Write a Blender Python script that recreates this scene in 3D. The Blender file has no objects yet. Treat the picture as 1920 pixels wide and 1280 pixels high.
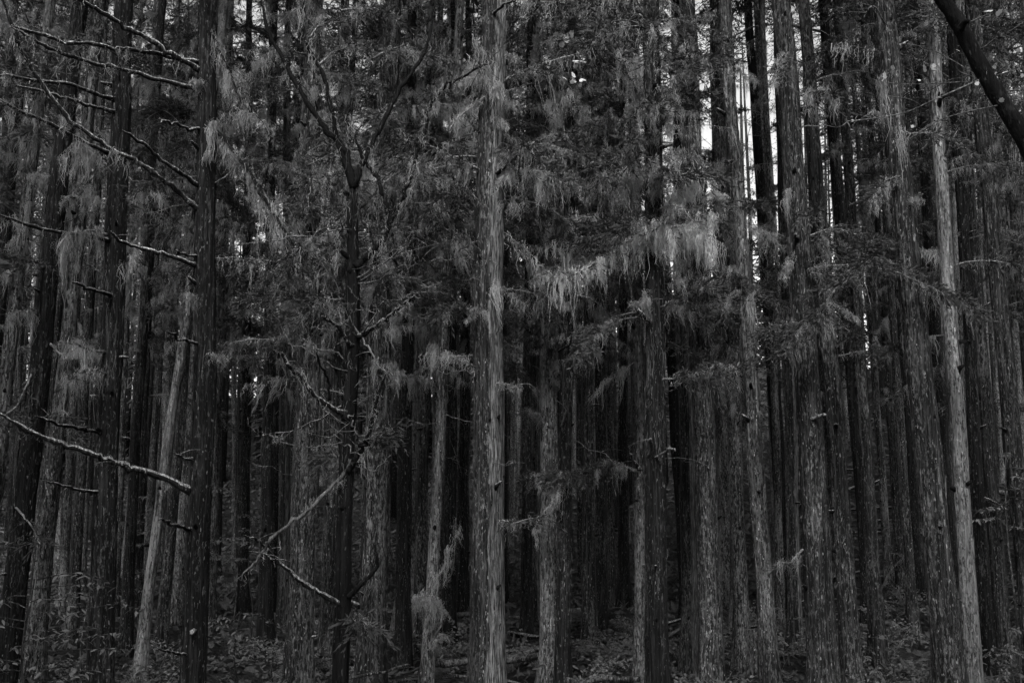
import bpy, math, random
import numpy as np
from mathutils import Vector, Matrix

R = math.radians
SC = bpy.context.scene
COL = SC.collection

# ------------------------------------------------------------------ camera
CAMZ, PITCH, LENS = 3.2, R(8.0), 35.0
F = LENS / 36.0 * 1920.0
cam = bpy.data.cameras.new('camera')
cam.lens = LENS
cam.sensor_width = 36.0
cam.clip_start = 0.1
cam.clip_end = 1500.0
cam_o = bpy.data.objects.new('camera', cam)
cam_o.location = (0, 0, CAMZ)
cam_o.rotation_euler = (R(90) + PITCH, 0, 0)
COL.objects.link(cam_o)
SC.camera = cam_o

# ------------------------------------------------------------------ sky, sun, exposure
SUN_EL, SUN_AZ = R(46), R(187)          # azimuth clockwise from +Y: high, behind the camera and a little to the right
W = bpy.data.worlds.new('World')
SC.world = W
W.use_nodes = True
wn = W.node_tree
wn.nodes.clear()
sky = wn.nodes.new('ShaderNodeTexSky')
sky.sky_type = 'NISHITA'
sky.sun_disc = False
sky.sun_elevation = SUN_EL
sky.sun_rotation = SUN_AZ
sky.dust_density = 4.0
bw = wn.nodes.new('ShaderNodeRGBToBW')
bg = wn.nodes.new('ShaderNodeBackground')
bg.inputs['Strength'].default_value = 0.15
wo = wn.nodes.new('ShaderNodeOutputWorld')
wn.links.new(sky.outputs['Color'], bw.inputs['Color'])
wn.links.new(bw.outputs['Val'], bg.inputs['Color'])
wn.links.new(bg.outputs['Background'], wo.inputs['Surface'])
sun = bpy.data.lights.new('sun', 'SUN')
sun.energy = 1.5
sun.angle = R(12)
sun.color = (1.0, 1.0, 1.0)
sun_o = bpy.data.objects.new('sun', sun)
sd = Vector((math.sin(SUN_AZ) * math.cos(SUN_EL), math.cos(SUN_AZ) * math.cos(SUN_EL), math.sin(SUN_EL)))
sun_o.rotation_euler = sd.to_track_quat('Z', 'Y').to_euler()
sun_o.location = (0, 0, 60)
COL.objects.link(sun_o)
SC.view_settings.view_transform = 'Standard'
SC.view_settings.look = 'None'
SC.view_settings.gamma = 1.0
SC.view_settings.exposure = 1.5
SC.view_settings.use_curve_mapping = False
try:
    SC.cycles.use_denoising = True
    SC.cycles.denoiser = 'OPENIMAGEDENOISE'
    SC.cycles.denoising_input_passes = 'RGB_ALBEDO_NORMAL'
    SC.cycles.denoising_prefilter = 'ACCURATE'
    SC.cycles.max_bounces = 5
    SC.cycles.diffuse_bounces = 2
    SC.cycles.glossy_bounces = 2
except Exception:
    pass

rng = np.random.default_rng(11)
random.seed(11)

# ------------------------------------------------------------------ helpers
CP, SP = math.cos(PITCH), math.sin(PITCH)


def P(px, py, d):
    """point at world distance y = d seen at photo pixel (px, py)"""
    a, b = (px - 960.0) / F, (640.0 - py) / F
    y = CP - b * SP
    z = SP + b * CP
    s = d / y
    return np.array((a * s, d, CAMZ + z * s))


def project(p):
    x, y, z = p[0], p[1], p[2] - CAMZ
    fw = y * CP + z * SP
    up = -y * SP + z * CP
    return 960 + F * x / fw, 640 - F * up / fw


def mesh_np(name, V, T, mat, smooth=False):
    V = np.asarray(V, dtype=np.float32).reshape(-1, 3)
    T = np.asarray(T, dtype=np.int32).reshape(-1, 3)
    me = bpy.data.meshes.new(name)
    me.vertices.add(len(V))
    me.vertices.foreach_set('co', V.ravel())
    me.loops.add(len(T) * 3)
    me.loops.foreach_set('vertex_index', T.ravel())
    me.polygons.add(len(T))
    me.polygons.foreach_set('loop_start', np.arange(0, len(T) * 3, 3, dtype=np.int32))
    try:
        me.polygons.foreach_set('loop_total', np.full(len(T), 3, dtype=np.int32))
    except Exception:
        pass
    if smooth:
        me.polygons.foreach_set('use_smooth', np.ones(len(T), dtype=bool))
    me.update(calc_edges=True)
    if mat:
        me.materials.append(mat)
    return me


def merge(parts):
    vs, ts, n = [], [], 0
    for V, T in parts:
        vs.append(V)
        ts.append(np.asarray(T) + n)
        n += len(V)
    if not vs:
        return np.zeros((0, 3)), np.zeros((0, 3), int)
    return np.concatenate(vs), np.concatenate(ts)


def link(name, me, parent=None, loc=(0, 0, 0), rot=None, scale=None):
    o = bpy.data.objects.new(name, me)
    COL.objects.link(o)
    o.location = loc
    if rot is not None:
        o.rotation_euler = rot
    if scale is not None:
        o.scale = scale if hasattr(scale, '__len__') else (scale,) * 3
    if parent is not None:
        o.parent = parent
    if name in ('lichen', 'limbs', 'foliage', 'crown'):
        o['kind'] = 'stuff'
    return o


def thing(name, label, cat, loc, group=None):
    o = bpy.data.objects.new(name, None)
    o.empty_display_size = 0.3
    COL.objects.link(o)
    o.location = loc
    o['label'] = label
    o['category'] = cat
    if group:
        o['group'] = group
    return o


def spline(pts, n):
    """Catmull-Rom through pts (m,k) resampled to n points"""
    pts = np.asarray(pts, float)
    if len(pts) == 2:
        t = np.linspace(0, 1, n)[:, None]
        return pts[0] * (1 - t) + pts[1] * t
    q = np.vstack([2 * pts[0] - pts[1], pts, 2 * pts[-1] - pts[-2]])
    u = np.linspace(0, len(pts) - 1 - 1e-6, n)
    i = u.astype(int)
    t = (u - i)[:, None]
    p0, p1, p2, p3 = q[i], q[i + 1], q[i + 2], q[i + 3]
    return 0.5 * (2 * p1 + (p2 - p0) * t + (2 * p0 - 5 * p1 + 4 * p2 - p3) * t ** 2 + (3 * p1 - p0 - 3 * p2 + p3) * t ** 3)


def tube(path, rad, sides=6, lump=0.0, cap=True):
    path = np.asarray(path, float)
    n = len(path)
    rad = np.broadcast_to(np.asarray(rad, float), (n,))
    tan = np.gradient(path, axis=0)
    tan /= np.linalg.norm(tan, axis=1)[:, None] + 1e-9
    m = tan.mean(0)
    ref = np.array((0, 0, 1.0)) if abs(m[2]) < 0.75 * np.linalg.norm(m) + 1e-9 else np.array((0, -1.0, 0))
    a = np.cross(tan, ref)
    a /= np.linalg.norm(a, axis=1)[:, None] + 1e-9
    b = np.cross(a, tan)
    th = np.linspace(0, 2 * math.pi, sides, endpoint=False)
    rr = rad[:, None] * np.ones((1, sides))
    if lump:
        rr = rr * (1 + lump * rng.normal(size=rr.shape))
    V = path[:, None, :] + rr[..., None] * (np.cos(th)[None, :, None] * a[:, None, :] + np.sin(th)[None, :, None] * b[:, None, :])
    V = V.reshape(-1, 3)
    i = np.arange(n - 1)[:, None] * sides
    j = np.arange(sides)[None, :]
    k = (j + 1) % sides
    q0, q1, q2, q3 = i + j, i + k, i + sides + k, i + sides + j
    T = np.concatenate([np.stack([q0, q1, q2], -1).reshape(-1, 3), np.stack([q0, q2, q3], -1).reshape(-1, 3)])
    if cap:
        V = np.vstack([V, path[0] - tan[0] * rad[0] * .2, path[-1] + tan[-1] * rad[-1] * .6])
        c0, c1 = len(V) - 2, len(V) - 1
        jj = np.arange(sides)
        kk = (jj + 1) % sides
        e = (n - 1) * sides
        T = np.concatenate([T, np.stack([kk, jj, np.full(sides, c0)], -1), np.stack([e + jj, e + kk, np.full(sides, c1)], -1)])
    return V, T


def unit(v):
    return v / (np.linalg.norm(v, axis=-1, keepdims=True) + 1e-9)


def blades(base, dirn, ln, wd, g=rng, bend=0.0):
    """leaf-like diamonds, two triangles each"""
    n = len(base)
    dirn = unit(dirn)
    s = unit(np.cross(dirn, g.normal(size=(n, 3))))
    ln = np.broadcast_to(ln, (n,))[:, None]
    wd = np.broadcast_to(wd, (n,))[:, None]
    mid = base + dirn * ln * .45
    tip = base + dirn * ln
    if bend:
        tip = tip + np.array((0, 0, -1.0)) * ln * bend
    V = np.stack([base, mid + s * wd * .5, tip, mid - s * wd * .5], 1).reshape(-1, 3)
    i = np.arange(n)[:, None] * 4
    T = np.concatenate([i + np.array([[0, 1, 2]]), i + np.array([[0, 2, 3]])])
    return V, T


def sprigs(base, dirn, ln, needles, nlen, nwid, g=rng, droop=0.25, bare=False):
    """conifer sprigs: needles set round a drooping axis"""
    n = len(base)
    dirn = unit(dirn)
    ln = np.broadcast_to(ln, (n,))
    t = (np.arange(needles) + g.random((n, needles))) / needles
    pos = base[:, None, :] + dirn[:, None, :] * (ln[:, None] * t)[..., None]
    pos[..., 2] -= droop * ln[:, None] * t ** 2
    rad = g.normal(size=(n, needles, 3))
    nd = dirn[:, None, :] * 1.1 + rad * .55
    nd[..., 2] -= droop * t
    sc = (0.6 + 0.8 * g.random(n * needles)) * np.repeat(np.ones(n), needles)
    return blades(pos.reshape(-1, 3), nd.reshape(-1, 3), nlen * sc, nwid * sc, g)


def strands(base, ln, wd, g=rng, sway=0.05, clump=None, levels=4, curl=0.0):
    """hanging beard-lichen threads: thin ribbons that gather towards their clump"""
    n = len(base)
    ln = np.broadcast_to(ln, (n,))
    t = np.linspace(0, 1, levels)
    ang = g.random(n) * math.pi
    sd_ = np.stack([np.cos(ang), np.sin(ang), np.zeros(n)], -1)
    w1, w2 = g.normal(size=(n, 3)) * sway, g.normal(size=(n, 3)) * sway
    w1[:, 2] *= .3
    w2[:, 2] *= .3
    pos = base[:, None, :] + np.array((0, 0, -1.0)) * (ln[:, None] * t)[..., None]
    pos = pos + w1[:, None, :] * np.sin(t * 3.1)[None, :, None] + w2[:, None, :] * (t ** 2)[None, :, None]
    if clump is not None:
        pull = clump[:, None, :] - base[:, None, :]
        pull[..., 2] = 0
        pos = pos + pull * (t ** 1.2)[None, :, None] * (.15 + .7 * g.random(n))[:, None, None]
    if curl:
        jit = g.normal(size=pos.shape) * curl
        jit[:, 0] *= .3
        jit[..., 2] *= .5
        pos = pos + jit
    wl = np.array([1.0, .9, .75, .3]) if levels == 4 else np.linspace(1, .3, levels)
    wdt = np.broadcast_to(wd, (n,))[:, None] * wl[None, :]
    A = pos + sd_[:, None, :] * wdt[..., None] * .5
    B = pos - sd_[:, None, :] * wdt[..., None] * .5
    V = np.stack([A, B], 2).reshape(-1, 3)
    i = (np.arange(n) * levels * 2)[:, None] + (np.arange(levels - 1) * 2)[None, :]
    i = i.reshape(-1, 1)
    T = np.concatenate([i + np.array([[0, 1, 3]]), i + np.array([[0, 3, 2]])])
    return V, T


def beard(path, count, lmin, lmax, wd, spread=0.03, g=rng, clumps=None, t0=0.1, t1=1.0):
    """beard lichen hung along a path: separate tapering tufts of unequal length, with stray threads between"""
    path = np.asarray(path)
    seg = np.linalg.norm(path[-1] - path[0]) + 1e-6
    nc = clumps or max(3, count // 26)
    tc = t0 + (t1 - t0) * g.random(nc)
    cl = lmin + (lmax - lmin) * g.random(nc) ** 2.2
    wgt = .3 + g.random(nc) ** 2
    cid = g.choice(nc, count, p=wgt / wgt.sum())
    wid = (.010 + .035 * g.random(nc)) / seg
    t = np.clip(tc[cid] + g.normal(size=count) * wid[cid], 0, 1)
    stray = g.random(count) < .28
    t = np.where(stray, t0 + (t1 - t0) * g.random(count), t)

    def at(u):
        q = u * (len(path) - 1)
        k = np.minimum(q.astype(int), len(path) - 2)
        f = (q - k)[:, None]
        return path[k] * (1 - f) + path[k + 1] * f
    off = g.normal(size=(nc, 3)) * spread * 1.2
    b = at(t) + off[cid] * .5 + g.normal(size=(count, 3)) * spread * .5
    ln = cl[cid] * (0.08 + 1.0 * g.random(count) ** 1.5)
    ln = np.where(stray, lmin + (lmax - lmin) * .3 * g.random(count), ln)
    cpos = at(tc) + off
    cp = np.where(stray[:, None], b, cpos[cid])
    return strands(b, ln, wd * (0.5 + 1.0 * g.random(count)), g, sway=.006 + .022 * ln[:, None], clump=cp, levels=6, curl=.014)


# ------------------------------------------------------------------ materials (monochrome photograph: neutral greys)
def mat_new(name):
    m = bpy.data.materials.new(name)
    m.use_nodes = True
    nt = m.node_tree
    nt.nodes.clear()
    out = nt.nodes.new('ShaderNodeOutputMaterial')
    bs = nt.nodes.new('ShaderNodeBsdfPrincipled')
    nt.links.new(bs.outputs['BSDF'], out.inputs['Surface'])
    bs.inputs['Roughness'].default_value = 0.85
    try:
        bs.inputs['Specular IOR Level'].default_value = 0.15
    except Exception:
        pass
    return m, nt, bs


def nd(nt, typ, **kw):
    n = nt.nodes.new(typ)
    for k, v in kw.items():
        if k in n.inputs:
            n.inputs[k].default_value = v
        else:
            setattr(n, k, v)
    return n


def ramp(nt, fac, stops, interp='LINEAR'):
    n = nt.nodes.new('ShaderNodeValToRGB')
    cr = n.color_ramp
    cr.interpolation = interp
    while len(cr.elements) < len(stops):
        cr.elements.new(0.5)
    for e, (p, v) in zip(cr.elements, stops):
        e.position = p
        e.color = (v, v, v, 1)
    nt.links.new(fac, n.inputs['Fac'])
    return n.outputs['Color']


def noise(nt, vec, scale, detail=3.0, rough=0.6):
    n = nd(nt, 'ShaderNodeTexNoise', Scale=scale, Detail=detail, Roughness=rough)
    nt.links.new(vec, n.inputs['Vector'])
    return n.outputs['Fac']


def stretch(nt, vec, s):
    n = nd(nt, 'ShaderNodeMapping')
    n.inputs['Scale'].default_value = s
    nt.links.new(vec, n.inputs['Vector'])
    return n.outputs['Vector']


def mix(nt, fac, a, b, mode='MIX'):
    n = nt.nodes.new('ShaderNodeMix')
    n.data_type = 'RGBA'
    n.blend_type = mode
    for ix, v in ((0, fac), (6, a), (7, b)):
        sock = n.inputs[ix]
        if hasattr(v, 'is_linked'):
            nt.links.new(v, sock)
        elif ix:
            sock.default_value = (v, v, v, 1)
        else:
            sock.default_value = v
    return n.outputs[2]


def bark(name, dark, light, crust, crust_amt, side=None, side_col=0.3, thr=1.05):
    """fibrous cedar bark: vertical fibres, pale crust flecks, optionally one paler face, lichen and falling light painted into the colour"""
    m, nt, bs = mat_new(name)
    tc = nt.nodes.new('ShaderNodeTexCoord')
    oi = nt.nodes.new('ShaderNodeObjectInfo')
    add = nd(nt, 'ShaderNodeVectorMath', operation='ADD')
    sc = nd(nt, 'ShaderNodeVectorMath', operation='SCALE')
    comb = nt.nodes.new('ShaderNodeCombineXYZ')
    nt.links.new(oi.outputs['Random'], comb.inputs['X'])
    nt.links.new(oi.outputs['Random'], comb.inputs['Y'])
    nt.links.new(comb.outputs['Vector'], sc.inputs[0])
    sc.inputs['Scale'].default_value = 31.0
    nt.links.new(tc.outputs['Object'], add.inputs[0])
    nt.links.new(sc.outputs['Vector'], add.inputs[1])
    v = add.outputs['Vector']
    fib = noise(nt, stretch(nt, v, (27, 27, 1.3)), 1.0, 4, .65)
    fine = noise(nt, stretch(nt, v, (58, 58, 4.5)), 1.0, 3, .6)
    base = ramp(nt, fib, [(0.34, dark * .35), (0.5, dark), (0.68, light)])
    fl = ramp(nt, fine, [(0.56, 0), (0.70, 1)])
    base = mix(nt, fl, base, light * 1.25)
    big = noise(nt, stretch(nt, v, (3.0, 3.0, .7)), 1.0, 4, .6)
    mot = noise(nt, stretch(nt, v, (34, 34, 12)), 1.0, 5, .7)
    mul = nd(nt, 'ShaderNodeMath', operation='MULTIPLY_ADD')
    nt.links.new(big, mul.inputs[0])
    mul.inputs[1].default_value = .5
    nt.links.new(mot, mul.inputs[2])
    cr = ramp(nt, mul.outputs[0], [(0.90 - crust_amt, 0), (1.0 - crust_amt * .8, 1)])
    ccol = ramp(nt, fine, [(0.35, crust * .45), (0.65, crust * 1.2)])
    base = mix(nt, cr, base, ccol)
    # small pale flecks
    fk = noise(nt, stretch(nt, v, (40, 40, 13)), 1.0, 2, .5)
    fkr = ramp(nt, fk, [(0.66, 0), (0.71, 1)])
    base = mix(nt, fkr, base, min(.5, crust * 1.9))
    if side:  # paler face picked by normal: lichen plus light put into the colour
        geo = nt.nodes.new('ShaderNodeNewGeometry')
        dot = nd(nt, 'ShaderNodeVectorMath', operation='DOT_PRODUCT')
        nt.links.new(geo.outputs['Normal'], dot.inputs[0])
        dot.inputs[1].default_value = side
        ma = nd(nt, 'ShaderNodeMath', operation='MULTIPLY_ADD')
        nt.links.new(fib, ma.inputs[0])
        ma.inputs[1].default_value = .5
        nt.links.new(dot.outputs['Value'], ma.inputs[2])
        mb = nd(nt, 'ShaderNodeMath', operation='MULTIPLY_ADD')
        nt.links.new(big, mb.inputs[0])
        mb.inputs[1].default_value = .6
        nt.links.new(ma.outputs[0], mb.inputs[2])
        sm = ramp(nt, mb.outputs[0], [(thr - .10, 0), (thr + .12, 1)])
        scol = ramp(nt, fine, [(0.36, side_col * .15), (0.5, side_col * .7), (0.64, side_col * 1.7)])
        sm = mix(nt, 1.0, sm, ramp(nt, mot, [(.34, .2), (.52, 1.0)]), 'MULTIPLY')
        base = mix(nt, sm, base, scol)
    # damp stains, moss patches and tree-to-tree difference
    st = noise(nt, stretch(nt, v, (4.5, 4.5, .45)), 1.0, 5, .65)
    base = mix(nt, 1.0, base, ramp(nt, st, [(.30, .35), (.46, .85), (.56, 1.0), (.72, 1.5)]), 'MULTIPLY')
    base = mix(nt, 1.0, base, ramp(nt, oi.outputs['Random'], [(0, .62), (1, 1.3)]), 'MULTIPLY')
    nt.links.new(base, bs.inputs['Base Color'])
    bsum = nd(nt, 'ShaderNodeMath', operation='MULTIPLY_ADD')
    nt.links.new(fine, bsum.inputs[0])
    bsum.inputs[1].default_value = .4
    nt.links.new(fib, bsum.inputs[2])
    bp = nd(nt, 'ShaderNodeBump', Strength=0.9, Distance=0.03)
    nt.links.new(bsum.outputs[0], bp.inputs['Height'])
    nt.links.new(bp.outputs['Normal'], bs.inputs['Normal'])
    return m


def leafmat(name, lo, hi, scale=3.0, trans=0.0):
    m, nt, bs = mat_new(name)
    tc = nt.nodes.new('ShaderNodeTexCoord')
    a = noise(nt, tc.outputs['Object'], scale, 3, .6)
    b = noise(nt, tc.outputs['Object'], scale * 14, 2, .6)
    ma = nd(nt, 'ShaderNodeMath', operation='MULTIPLY_ADD')
    nt.links.new(b, ma.inputs[0])
    ma.inputs[1].default_value = .6
    nt.links.new(a, ma.inputs[2])
    c = ramp(nt, ma.outputs[0], [(0.55, lo), (1.05, hi)])
    nt.links.new(c, bs.inputs['Base Color'])
    bs.inputs['Roughness'].default_value = 0.7
    if trans:
        tr = nt.nodes.new('ShaderNodeBsdfTranslucent')
        ms = nt.nodes.new('ShaderNodeMixShader')
        ms.inputs[0].default_value = trans
        out = [n for n in nt.nodes if n.type == 'OUTPUT_MATERIAL'][0]
        nt.links.new(c, tr.inputs['Color'])
        nt.links.new(bs.outputs['BSDF'], ms.inputs[1])
        nt.links.new(tr.outputs['BSDF'], ms.inputs[2])
        nt.links.new(ms.outputs[0], out.inputs['Surface'])
    return m


M = {
    'dark': bark('bark_dark', .006, .026, .08, .08),
    'mid': bark('bark_mid', .013, .062, .15, .13),
    'pale': bark('bark_pale', .022, .10, .22, .19),
    'bright': bark('bark_bright', .035, .16, .28, .25),
    'left': bark('bark_pale_lit_left', .012, .060, .16, .15, side=(-.95, -.3, 0), side_col=.19, thr=1.25),  # left face paler: lichen and side light painted in
    'right': bark('bark_pale_lit_right', .012, .055, .12, .12, side=(.95, -.3, 0), side_col=.125, thr=1.05),  # right strip paler: lichen and side light painted in
    'moss': bark('bark_mossy', .012, .05, .17, .19),
    'black': bark('bark_wet_dark', .004, .010, .03, .03),
    'twig': bark('twig_bark', .06, .14, .22, .25),
    'limb': bark('dead_limb_bark_lit_top', .008, .022, .13, .08, side=(0, -.15, .99), side_col=.28, thr=1.02),  # upward faces painted paler, lichen and a highlight in the colour
    'needles': leafmat('cedar_needles', .03, .085, 1.2, .2),
    'needles_pale': leafmat('cedar_needles_pale', .02, .075, 1.6, .2),
    'lichen': leafmat('beard_lichen', .16, .44, 2.0, .25),
    'bark_lichen': leafmat('bark_lichen', .05, .15, 2.0, .1),
    'lichen_bright': leafmat('beard_lichen_pale', .36, .64, 2.5, .25),
    'leaf': leafmat('broad_leaf', .06, .19, 2.0, .25),
    'leaf_pale': leafmat('pale_maple_leaf', .50, .80, 9.0, .3),
    'fern': leafmat('fern_frond', .03, .10, 2.0, .15),
}


def soilmat():
    m, nt, bs = mat_new('forest_floor')
    tc = nt.nodes.new('ShaderNodeTexCoord')
    a = noise(nt, tc.outputs['Object'], 1.3, 6, .7)
    b = noise(nt, tc.outputs['Object'], 16.0, 5, .75)
    c = mix(nt, .5, ramp(nt, a, [(.3, .008), (.7, .03)]), ramp(nt, b, [(.4, .006), (.72, .08)]))
    nt.links.new(c, bs.inputs['Base Color'])
    bp = nd(nt, 'ShaderNodeBump', Strength=1.0, Distance=0.12)
    nt.links.new(b, bp.inputs['Height'])
    nt.links.new(bp.outputs['Normal'], bs.inputs['Normal'])
    return m


M['soil'] = soilmat()


# ------------------------------------------------------------------ ground
def sstep(a, b, x):
    t = np.clip((x - a) / (b - a), 0, 1)
    return t * t * (3 - 2 * t)


def ground(x, y):
    x = np.asarray(x, float)
    y = np.asarray(y, float)
    bank = 1.55 * (1 - sstep(3.5, 9.5, y))
    right = sstep(2, 13, x) * 0.22 * np.clip(y - 20, 0, 40) * sstep(18, 30, y)
    back = 0.20 * np.clip(y - 42, 0, 60) * sstep(40, 55, y)
    back = np.maximum(back, right) + .3 * np.minimum(back, right)
    bump = .10 * np.sin(x * 1.3 + .7 * y) + .08 * np.sin(y * 1.1 - x * .6 + 2) + .05 * np.sin(x * 3.1 + 1) * np.sin(y * 2.7)
    return np.minimum(bank + back, 15.0) + bump


gx = np.concatenate([np.linspace(-400, -60, 14), np.linspace(-55, 55, 140), np.linspace(60, 400, 14)])
gy = np.concatenate([np.linspace(-200, -12, 10), np.linspace(-8, 70, 130), np.linspace(75, 600, 24)])
GX, GY = np.meshgrid(gx, gy)
V = np.stack([GX, GY, ground(GX, GY)], -1).reshape(-1, 3)
nx, ny = len(gx), len(gy)
i = (np.arange(ny - 1)[:, None] * nx + np.arange(nx - 1)[None, :]).reshape(-1, 1)
T = np.concatenate([i + np.array([[0, 1, nx + 1]]), i + np.array([[0, nx + 1, nx]])])
g_o = link('ground', mesh_np('ground', V, T, M['soil'], True))
g_o['kind'] = 'structure'

# ------------------------------------------------------------------ shared pieces
# crowns: limbs (wood), needles, lichen - several variants, all 12 m tall in local space
CROWNS = []
for v in range(8):
    g = np.random.default_rng(100 + v)
    nb = 60 if v < 4 else 30
    H = 12.0
    wood, ned, lic = [], [], []
    for b in range(nb):
        z = H * (b + g.random()) / nb
        rr = (2.3 * (1 - z / H) ** .75 + .35) * (.65 + .6 * g.random())
        az = g.random() * 2 * math.pi
        d = np.array((math.cos(az), math.sin(az), 0))
        up = .15 + .3 * g.random()
        t = np.linspace(0, 1, 7)[:, None]
        path = np.array((0, 0, z)) + d * rr * t + np.array((0, 0, 1)) * rr * (up * t - .55 * t ** 2)
        path += np.cumsum(g.normal(size=path.shape) * .03, 0)
        wood.append(tube(path, np.linspace(.028, .008, 7), 4))
        ns = int(12 + 11 * rr)
        tt = .25 + .75 * g.random(ns) ** .8
        ii = tt * 6
        i0 = np.minimum(ii.astype(int), 5)
        bp = path[i0] + (path[i0 + 1] - path[i0]) * (ii - i0)[:, None]
        dd = d[None, :] * .7 + g.normal(size=(ns, 3)) * np.array((.6, .6, .25))
        ned.append(sprigs(bp, dd, .35 + .3 * g.random(ns), 15, .11, .020, g, droop=.35))
        nl = int(5 + 6 * rr) if g.random() < .75 else 3
        lic.append(beard(path, nl * 2, .15, .75, .011, .08, g, clumps=4))
    CROWNS.append((mesh_np('limbs', *merge(wood), M['twig']), mesh_np('crown', *merge(ned), M['needles']),
                   mesh_np('lichen', *merge(lic), M['lichen'])))

# shoots: short side branches growing from a trunk along +X
SHOOTS = []
for v in range(24):
    g = np.random.default_rng(300 + v)
    L = .45 + .85 * g.random()
    t = np.linspace(0, 1, 8)[:, None]
    path = np.array((1, 0, 0)) * L * t + np.array((0, 0, 1)) * L * ((.5 * g.random() - .05) * t - (.25 + .4 * g.random()) * t ** 2)
    path += np.cumsum(g.normal(size=path.shape) * .012, 0)
    wood = [tube(path, np.linspace(.011, .003, 8), 5)]
    ns = 34
    tt = .25 + .75 * g.random(ns)
    ii = tt * 7
    i0 = np.minimum(ii.astype(int), 6)
    bp = path[i0] + (path[i0 + 1] - path[i0]) * (ii - i0)[:, None]
    dd = np.array((.7, 0, .05)) + g.normal(size=(ns, 3)) * np.array((.5, .8, .3))
    for k in range(0, ns, 6):
        wood.append(tube(np.stack([bp[k], bp[k] + unit(dd[k]) * .2]), [.004, .002], 3))
    fol = sprigs(bp, dd, .12 + .24 * g.random(ns), 13, .075, .016, g, droop=.15 + .5 * g.random())
    lic = beard(path, int(60 + 140 * g.random()), .04, .12 + .75 * g.random() ** 1.5, .0058, .03, g, clumps=int(4 + 5 * g.random()))
    SHOOTS.append((mesh_np('shoot', *merge(wood), M['twig']),
                   mesh_np('foliage', *fol, M['needles_pale']),
                   mesh_np('lichen', *lic, M['lichen'])))

# boughs: longer drooping side branches, hung with lichen
BOUGHS = []
for v in range(16):
    g = np.random.default_rng(400 + v)
    L = 1.0 + 1.1 * g.random()
    t = np.linspace(0, 1, 12)[:, None]
    path = np.array((1, 0, 0)) * L * t + np.array((0, 0, 1)) * L * ((.45 * g.random()) * t - (.25 + .35 * g.random()) * t ** 2)
    path += np.cumsum(g.normal(size=path.shape) * .016, 0)
    wood = [tube(path, np.linspace(.016, .004, 12), 5, .1)]
    subs = []
    for k in range(int(6 + 5 * L)):
        i0 = int(g.integers(2, 12))
        dv = unit(np.array((.6 + .3 * g.random(), g.choice((-1, 1)) * (.4 + .6 * g.random()), g.normal() * .2)))
        sl = (.18 + .35 * g.random()) * (1.1 - .05 * i0)
        tq = np.linspace(0, 1, 6)[:, None]
        sb = path[i0] + dv * sl * tq - np.array((0, 0, 1)) * sl * .45 * tq ** 2 + np.cumsum(g.normal(size=(6, 3)) * .008, 0)
        subs.append(sb)
        wood.append(tube(sb, np.linspace(.006, .002, 6), 3))
    fol, lic = [], []
    for sb in subs:
        m = 9
        bp = sb[np.clip(g.integers(1, 6, m), 0, 5)]
        dd = unit(sb[-1] - sb[0])[None, :] * .8 + g.normal(size=(m, 3)) * np.array((.5, .5, .3))
        fol.append(sprigs(bp, dd, .10 + .2 * g.random(m), 13, .075, .016, g, droop=.2 + .4 * g.random()))
        if g.random() < .75:
            lic.append(beard(sb, int(35 + 55 * g.random()), .04, .10 + .65 * g.random() ** 1.6, .0055, .02, g, clumps=3))
    lic.append(beard(path, 150, .05, .15 + .8 * g.random(), .0055, .03, g, clumps=9))
    BOUGHS.append((mesh_np('bough', *merge(wood), M['twig']), mesh_np('foliage', *merge(fol), M['needles_pale']),
                   mesh_np('lichen', *merge(lic), M['lichen'])))

# branch stubs (knots) along +X
STUBS = []
for v in range(4):
    g = np.random.default_rng(500 + v)
    L = .012 + .028 * v ** 1.3
    p = np.array([(-.03, 0, 0), (L * .4, 0, .012), (L, .01, .02 + .02 * g.random())])
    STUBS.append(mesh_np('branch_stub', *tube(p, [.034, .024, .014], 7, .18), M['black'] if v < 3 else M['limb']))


# ------------------------------------------------------------------ trunks
class Tree:
    pass


def trunk_mesh(pts, r, sides, lump, flare=.6, seed=0, mat=None):
    """pts: centre line (n,3) bottom to top, r: radius per ring; fluted fibrous outline"""
    g = np.random.default_rng(seed)
    n = len(pts)
    th = np.linspace(0, 2 * math.pi, sides, endpoint=False)
    z = pts[:, 2] - pts[0, 2]
    rr = np.repeat(np.asarray(r)[:, None], sides, 1)
    for k in range(3, 9):
        ph, am = g.random() * 6.3, lump * g.random() / (k ** .5)
        tw = g.normal() * .15
        rr *= 1 + am * np.cos(k * th[None, :] + ph + tw * z[:, None])
    rr *= 1 + lump * .35 * g.normal(size=rr.shape)
    fl = np.exp(-z / .55)[:, None] * flare * (1 + .45 * np.cos(4 * th[None, :] + g.random() * 6))
    rr *= 1 + fl
    V = np.stack([pts[:, 0, None] + rr * np.cos(th), pts[:, 1, None] + rr * np.sin(th), np.repeat(pts[:, 2, None], sides, 1)], -1)
    V = V.reshape(-1, 3)
    i = np.arange(n - 1)[:, None] * sides
    j = np.arange(sides)[None, :]
    k = (j + 1) % sides
    q0, q1, q2, q3 = i + j, i + k, i + sides + k, i + sides + j
    T = np.concatenate([np.stack([q0, q1, q2], -1).reshape(-1, 3), np.stack([q0, q2, q3], -1).reshape(-1, 3)])
    V = np.vstack([V, pts[-1] + np.array((0, 0, r[-1] * .5))])
    e = (n - 1) * sides
    jj = np.arange(sides)
    T = np.concatenate([T, np.stack([e + jj, e + (jj + 1) % sides, np.full(sides, len(V) - 1)], -1)])
    return V, T


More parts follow.
